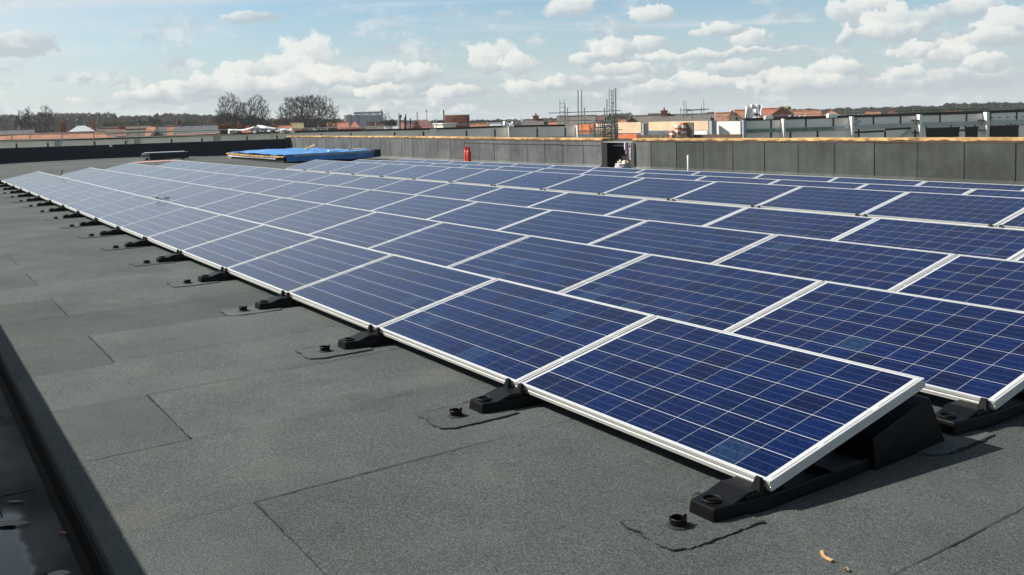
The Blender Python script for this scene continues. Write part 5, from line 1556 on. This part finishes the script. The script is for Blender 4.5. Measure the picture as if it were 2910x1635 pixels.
def bush(px, y0_, y1_, wpx, dist, m, label, seed, n=900, name='bush', cat='bush', group='bushes and small trees beyond the site', leaf_=None):
    p = at(px, y0_, dist); GZD = gz(p.x, p.y); zt = p.z-GZD; zb = at(px, y1_, dist).z-GZD; w_ = wpx*dist/F
    o = thing(name, (p.x, p.y, GZD), YAW-math.pi/2, label, cat, group)
    r_ = random.Random(seed); a = MB(); cz_ = (zt+zb)/2; hz_ = (zt-zb)/2
    lv = leaf_ or dist*.0016
    blobs = [(r_.gauss(0, .35), r_.gauss(0, .35), r_.gauss(0, .35), .35+.3*r_.random()) for _ in range(9)]
    for _ in range(n):
        bx, by, bz, br = r_.choice(blobs)
        v = Vector((r_.gauss(0, 1), r_.gauss(0, 1), r_.gauss(0, 1))).normalized()*br*(r_.random()**.35)
        q = Vector((bx, by, bz))+v
        q = Vector((q.x*w_/2, q.y*w_/2, cz_+max(-1.2, min(1.0, q.z))*hz_))
        d1 = Vector((r_.gauss(0, 1), r_.gauss(0, 1), r_.gauss(0, 1))).normalized()*lv; d2 = d1.orthogonal().normalized()*lv*.6
        a.add([q-d1, q+d2, q+d1], [(0, 1, 2)])
    a.build('crown', m, o)
    t_ = MB(); t_.tube([(0, 0, 0), (0, 0, cz_*.6), (.1, 0, cz_)], [w_*.03+.06, w_*.02+.05, .05], 6); t_.build('trunk', M['bark'], o)
bush(636, 352, 382, 44, 140, M['bush_rust'], 'rusty brown leafed tree left of the torn white sheeting', 31, 1500, cat='tree')
bush(633, 324, 362, 74, 260, M['wood_far'], 'dark round thicket behind the left oak', 32, 1800)
bush(680, 333, 365, 60, 250, M['wood_far'], 'brownish thicket under the pair of oaks', 33, 1300)
bush(735, 330, 362, 60, 255, M['wood_far'], 'dark thicket right of the pair of oaks', 34, 1300)
bush(800, 333, 360, 60, 260, M['bush_rust'], 'brown thicket left of the large oak', 35, 1200)
bush(872, 331, 364, 95, 258, M['wood_far'], 'dark thicket behind the large oak trunk', 36, 2000)
bush(435, 338, 356, 26, 330, M['wood_green'], 'yellow green tree before the far wood at left', 37, 700, cat='tree')
bush(768, 345, 362, 34, 240, M['wood_green'], 'low yellow green bush between the oaks', 38, 700)
bush(1060, 345, 358, 60, 300, M['bush_rust'], 'brown hedge under the silos', 39, 900)
bush(1110, 342, 360, 36, 250, M['conifer'], 'dark evergreen bush under the bare young tree', 40, 900)
bush(1412, 342, 352, 34, 330, M['wood_green'], 'fresh green trees left of the bunched white sheeting', 41, 900)
bush(1735, 322, 345, 60, 150, M['wood_green'], 'greenish bush behind the scaffold tower', 42, 900, leaf_=.16)
bush(1762, 331, 345, 34, 170, M['wood_far'], 'dark bare bush right of the scaffold tower', 43, 600)
bush(1264, 343, 356, 40, 300, M['wood_green'], 'low green bush left of the brick tower', 44, 600)
bush(446, 324, 345, 12, 400, M['conifer'], 'single dark evergreen rising over the far wood', 45, 500, cat='tree')
for i_, x_ in enumerate((395, 412, 440, 452, 478, 493, 508, 540)):
    bush(x_, 344+(i_ % 3)*2, 358, 9, 300, M['conifer'], f'small dark conifer, {ORD[i_]} from the left in the row before the far wood', 60+i_, 260, name='conifer', cat='tree', group='conifers before the far wood')

def wood(name, spans, dist, m, seed, dens=1.0, leaf_=None):
    """far-off wood that reads as one mass: many crowns of twig-sized faces"""
    r_ = random.Random(seed); a = MB(); lv = leaf_ or dist*.0011
    for (x0, x1, y0_, y1_, yb) in spans:
        x = x0
        while x < x1:
            s_ = (x-x0)/(x1-x0); yt = y0_+(y1_-y0_)*s_+r_.gauss(0, 1.7)
            dd = dist*(1+.12*(r_.random()-.5)); p = at(x, yt, dd); zb = at(x, yb, dd).z
            w_ = (10+10*r_.random())*dist/F; hh = p.z-zb
            fw = Vector((p.x-CAM.x, p.y-CAM.y, 0)).normalized(); rt = Vector((fw.y, -fw.x, 0))
            for _ in range(int(420*dens)):
                u = r_.gauss(0, .42); f_ = r_.random()
                q = Vector((p.x, p.y, 0))+rt*u*w_+fw*r_.gauss(0, .4)*w_
                q.z = zb+hh*(1-(u*.9)**2)*f_**.7
                d1 = Vector((r_.gauss(0, .6), r_.gauss(0, .6), r_.gauss(0, 1))).normalized()*lv; d2 = d1.orthogonal().normalized()*lv*.45
                a.add([q-d1, q+d2, q+d1], [(0, 1, 2)])
            x += (5+4*r_.random())
    ob = a.build(name, m); tag(ob, kind='stuff'); return ob
w1 = wood('woodland', [(-60, 120, 328, 324, 392), (110, 330, 322, 322, 385), (320, 480, 331, 327, 372), (470, 640, 324, 329, 365)], 420, M['wood_far'], 71, 1.35)
tag(w1, 'dark leafless wood along the left horizon', 'wood')
w2 = wood('woodland', [(640, 1000, 338, 340, 362), (1000, 1180, 343, 343, 358), (1180, 1480, 344, 341, 356)], 650, M['wood_far'], 72, .9)
tag(w2, 'low far treeline along the middle of the horizon', 'wood')
w3 = wood('woodland', [(2230, 2420, 312, 311, 326), (2400, 2600, 309, 304, 324), (2590, 2700, 303, 302, 322), (2690, 2980, 297, 291, 318)], 520, M['wood_far'], 73, 1.2)
tag(w3, 'dark treeline rising along the right horizon', 'wood')
w4 = wood('hedgerow', [(300, 620, 348, 350, 366), (1340, 1430, 346, 344, 354), (2560, 2800, 312, 308, 322)], 300, M['wood_green'], 74, .7)
tag(w4, 'patchy green hedges below the far woods', 'hedge')
w5 = wood('woodland', [(1500, 1790, 341, 322, 350)], 600, M['wood_far'], 75, .8)
tag(w5, 'faint far treeline behind the scaffold', 'wood')

# ------------------------------------------------------------------ air
hz_m = bpy.data.materials.new('haze'); hz_m.use_nodes = True
ht = NT(hz_m.node_tree); ht.n.remove(hz_m.node_tree.nodes['Principled BSDF'])
pv = ht.new('ShaderNodeVolumePrincipled'); pv.inputs['Color'].default_value = rgb(0.92, 0.96, 1.0); pv.inputs['Density'].default_value = 0.0002
pv.inputs['Anisotropy'].default_value = 0.0
ht.l.new(pv.outputs[0], hz_m.node_tree.nodes['Material Output'].inputs['Volume'])
hb = MB(); hb.box((-2550, -2550, -52), (2550, 2550, 14))
hz_o = hb.build('haze', hz_m); tag(hz_o, 'thin pale haze over the whole view', kind='stuff')
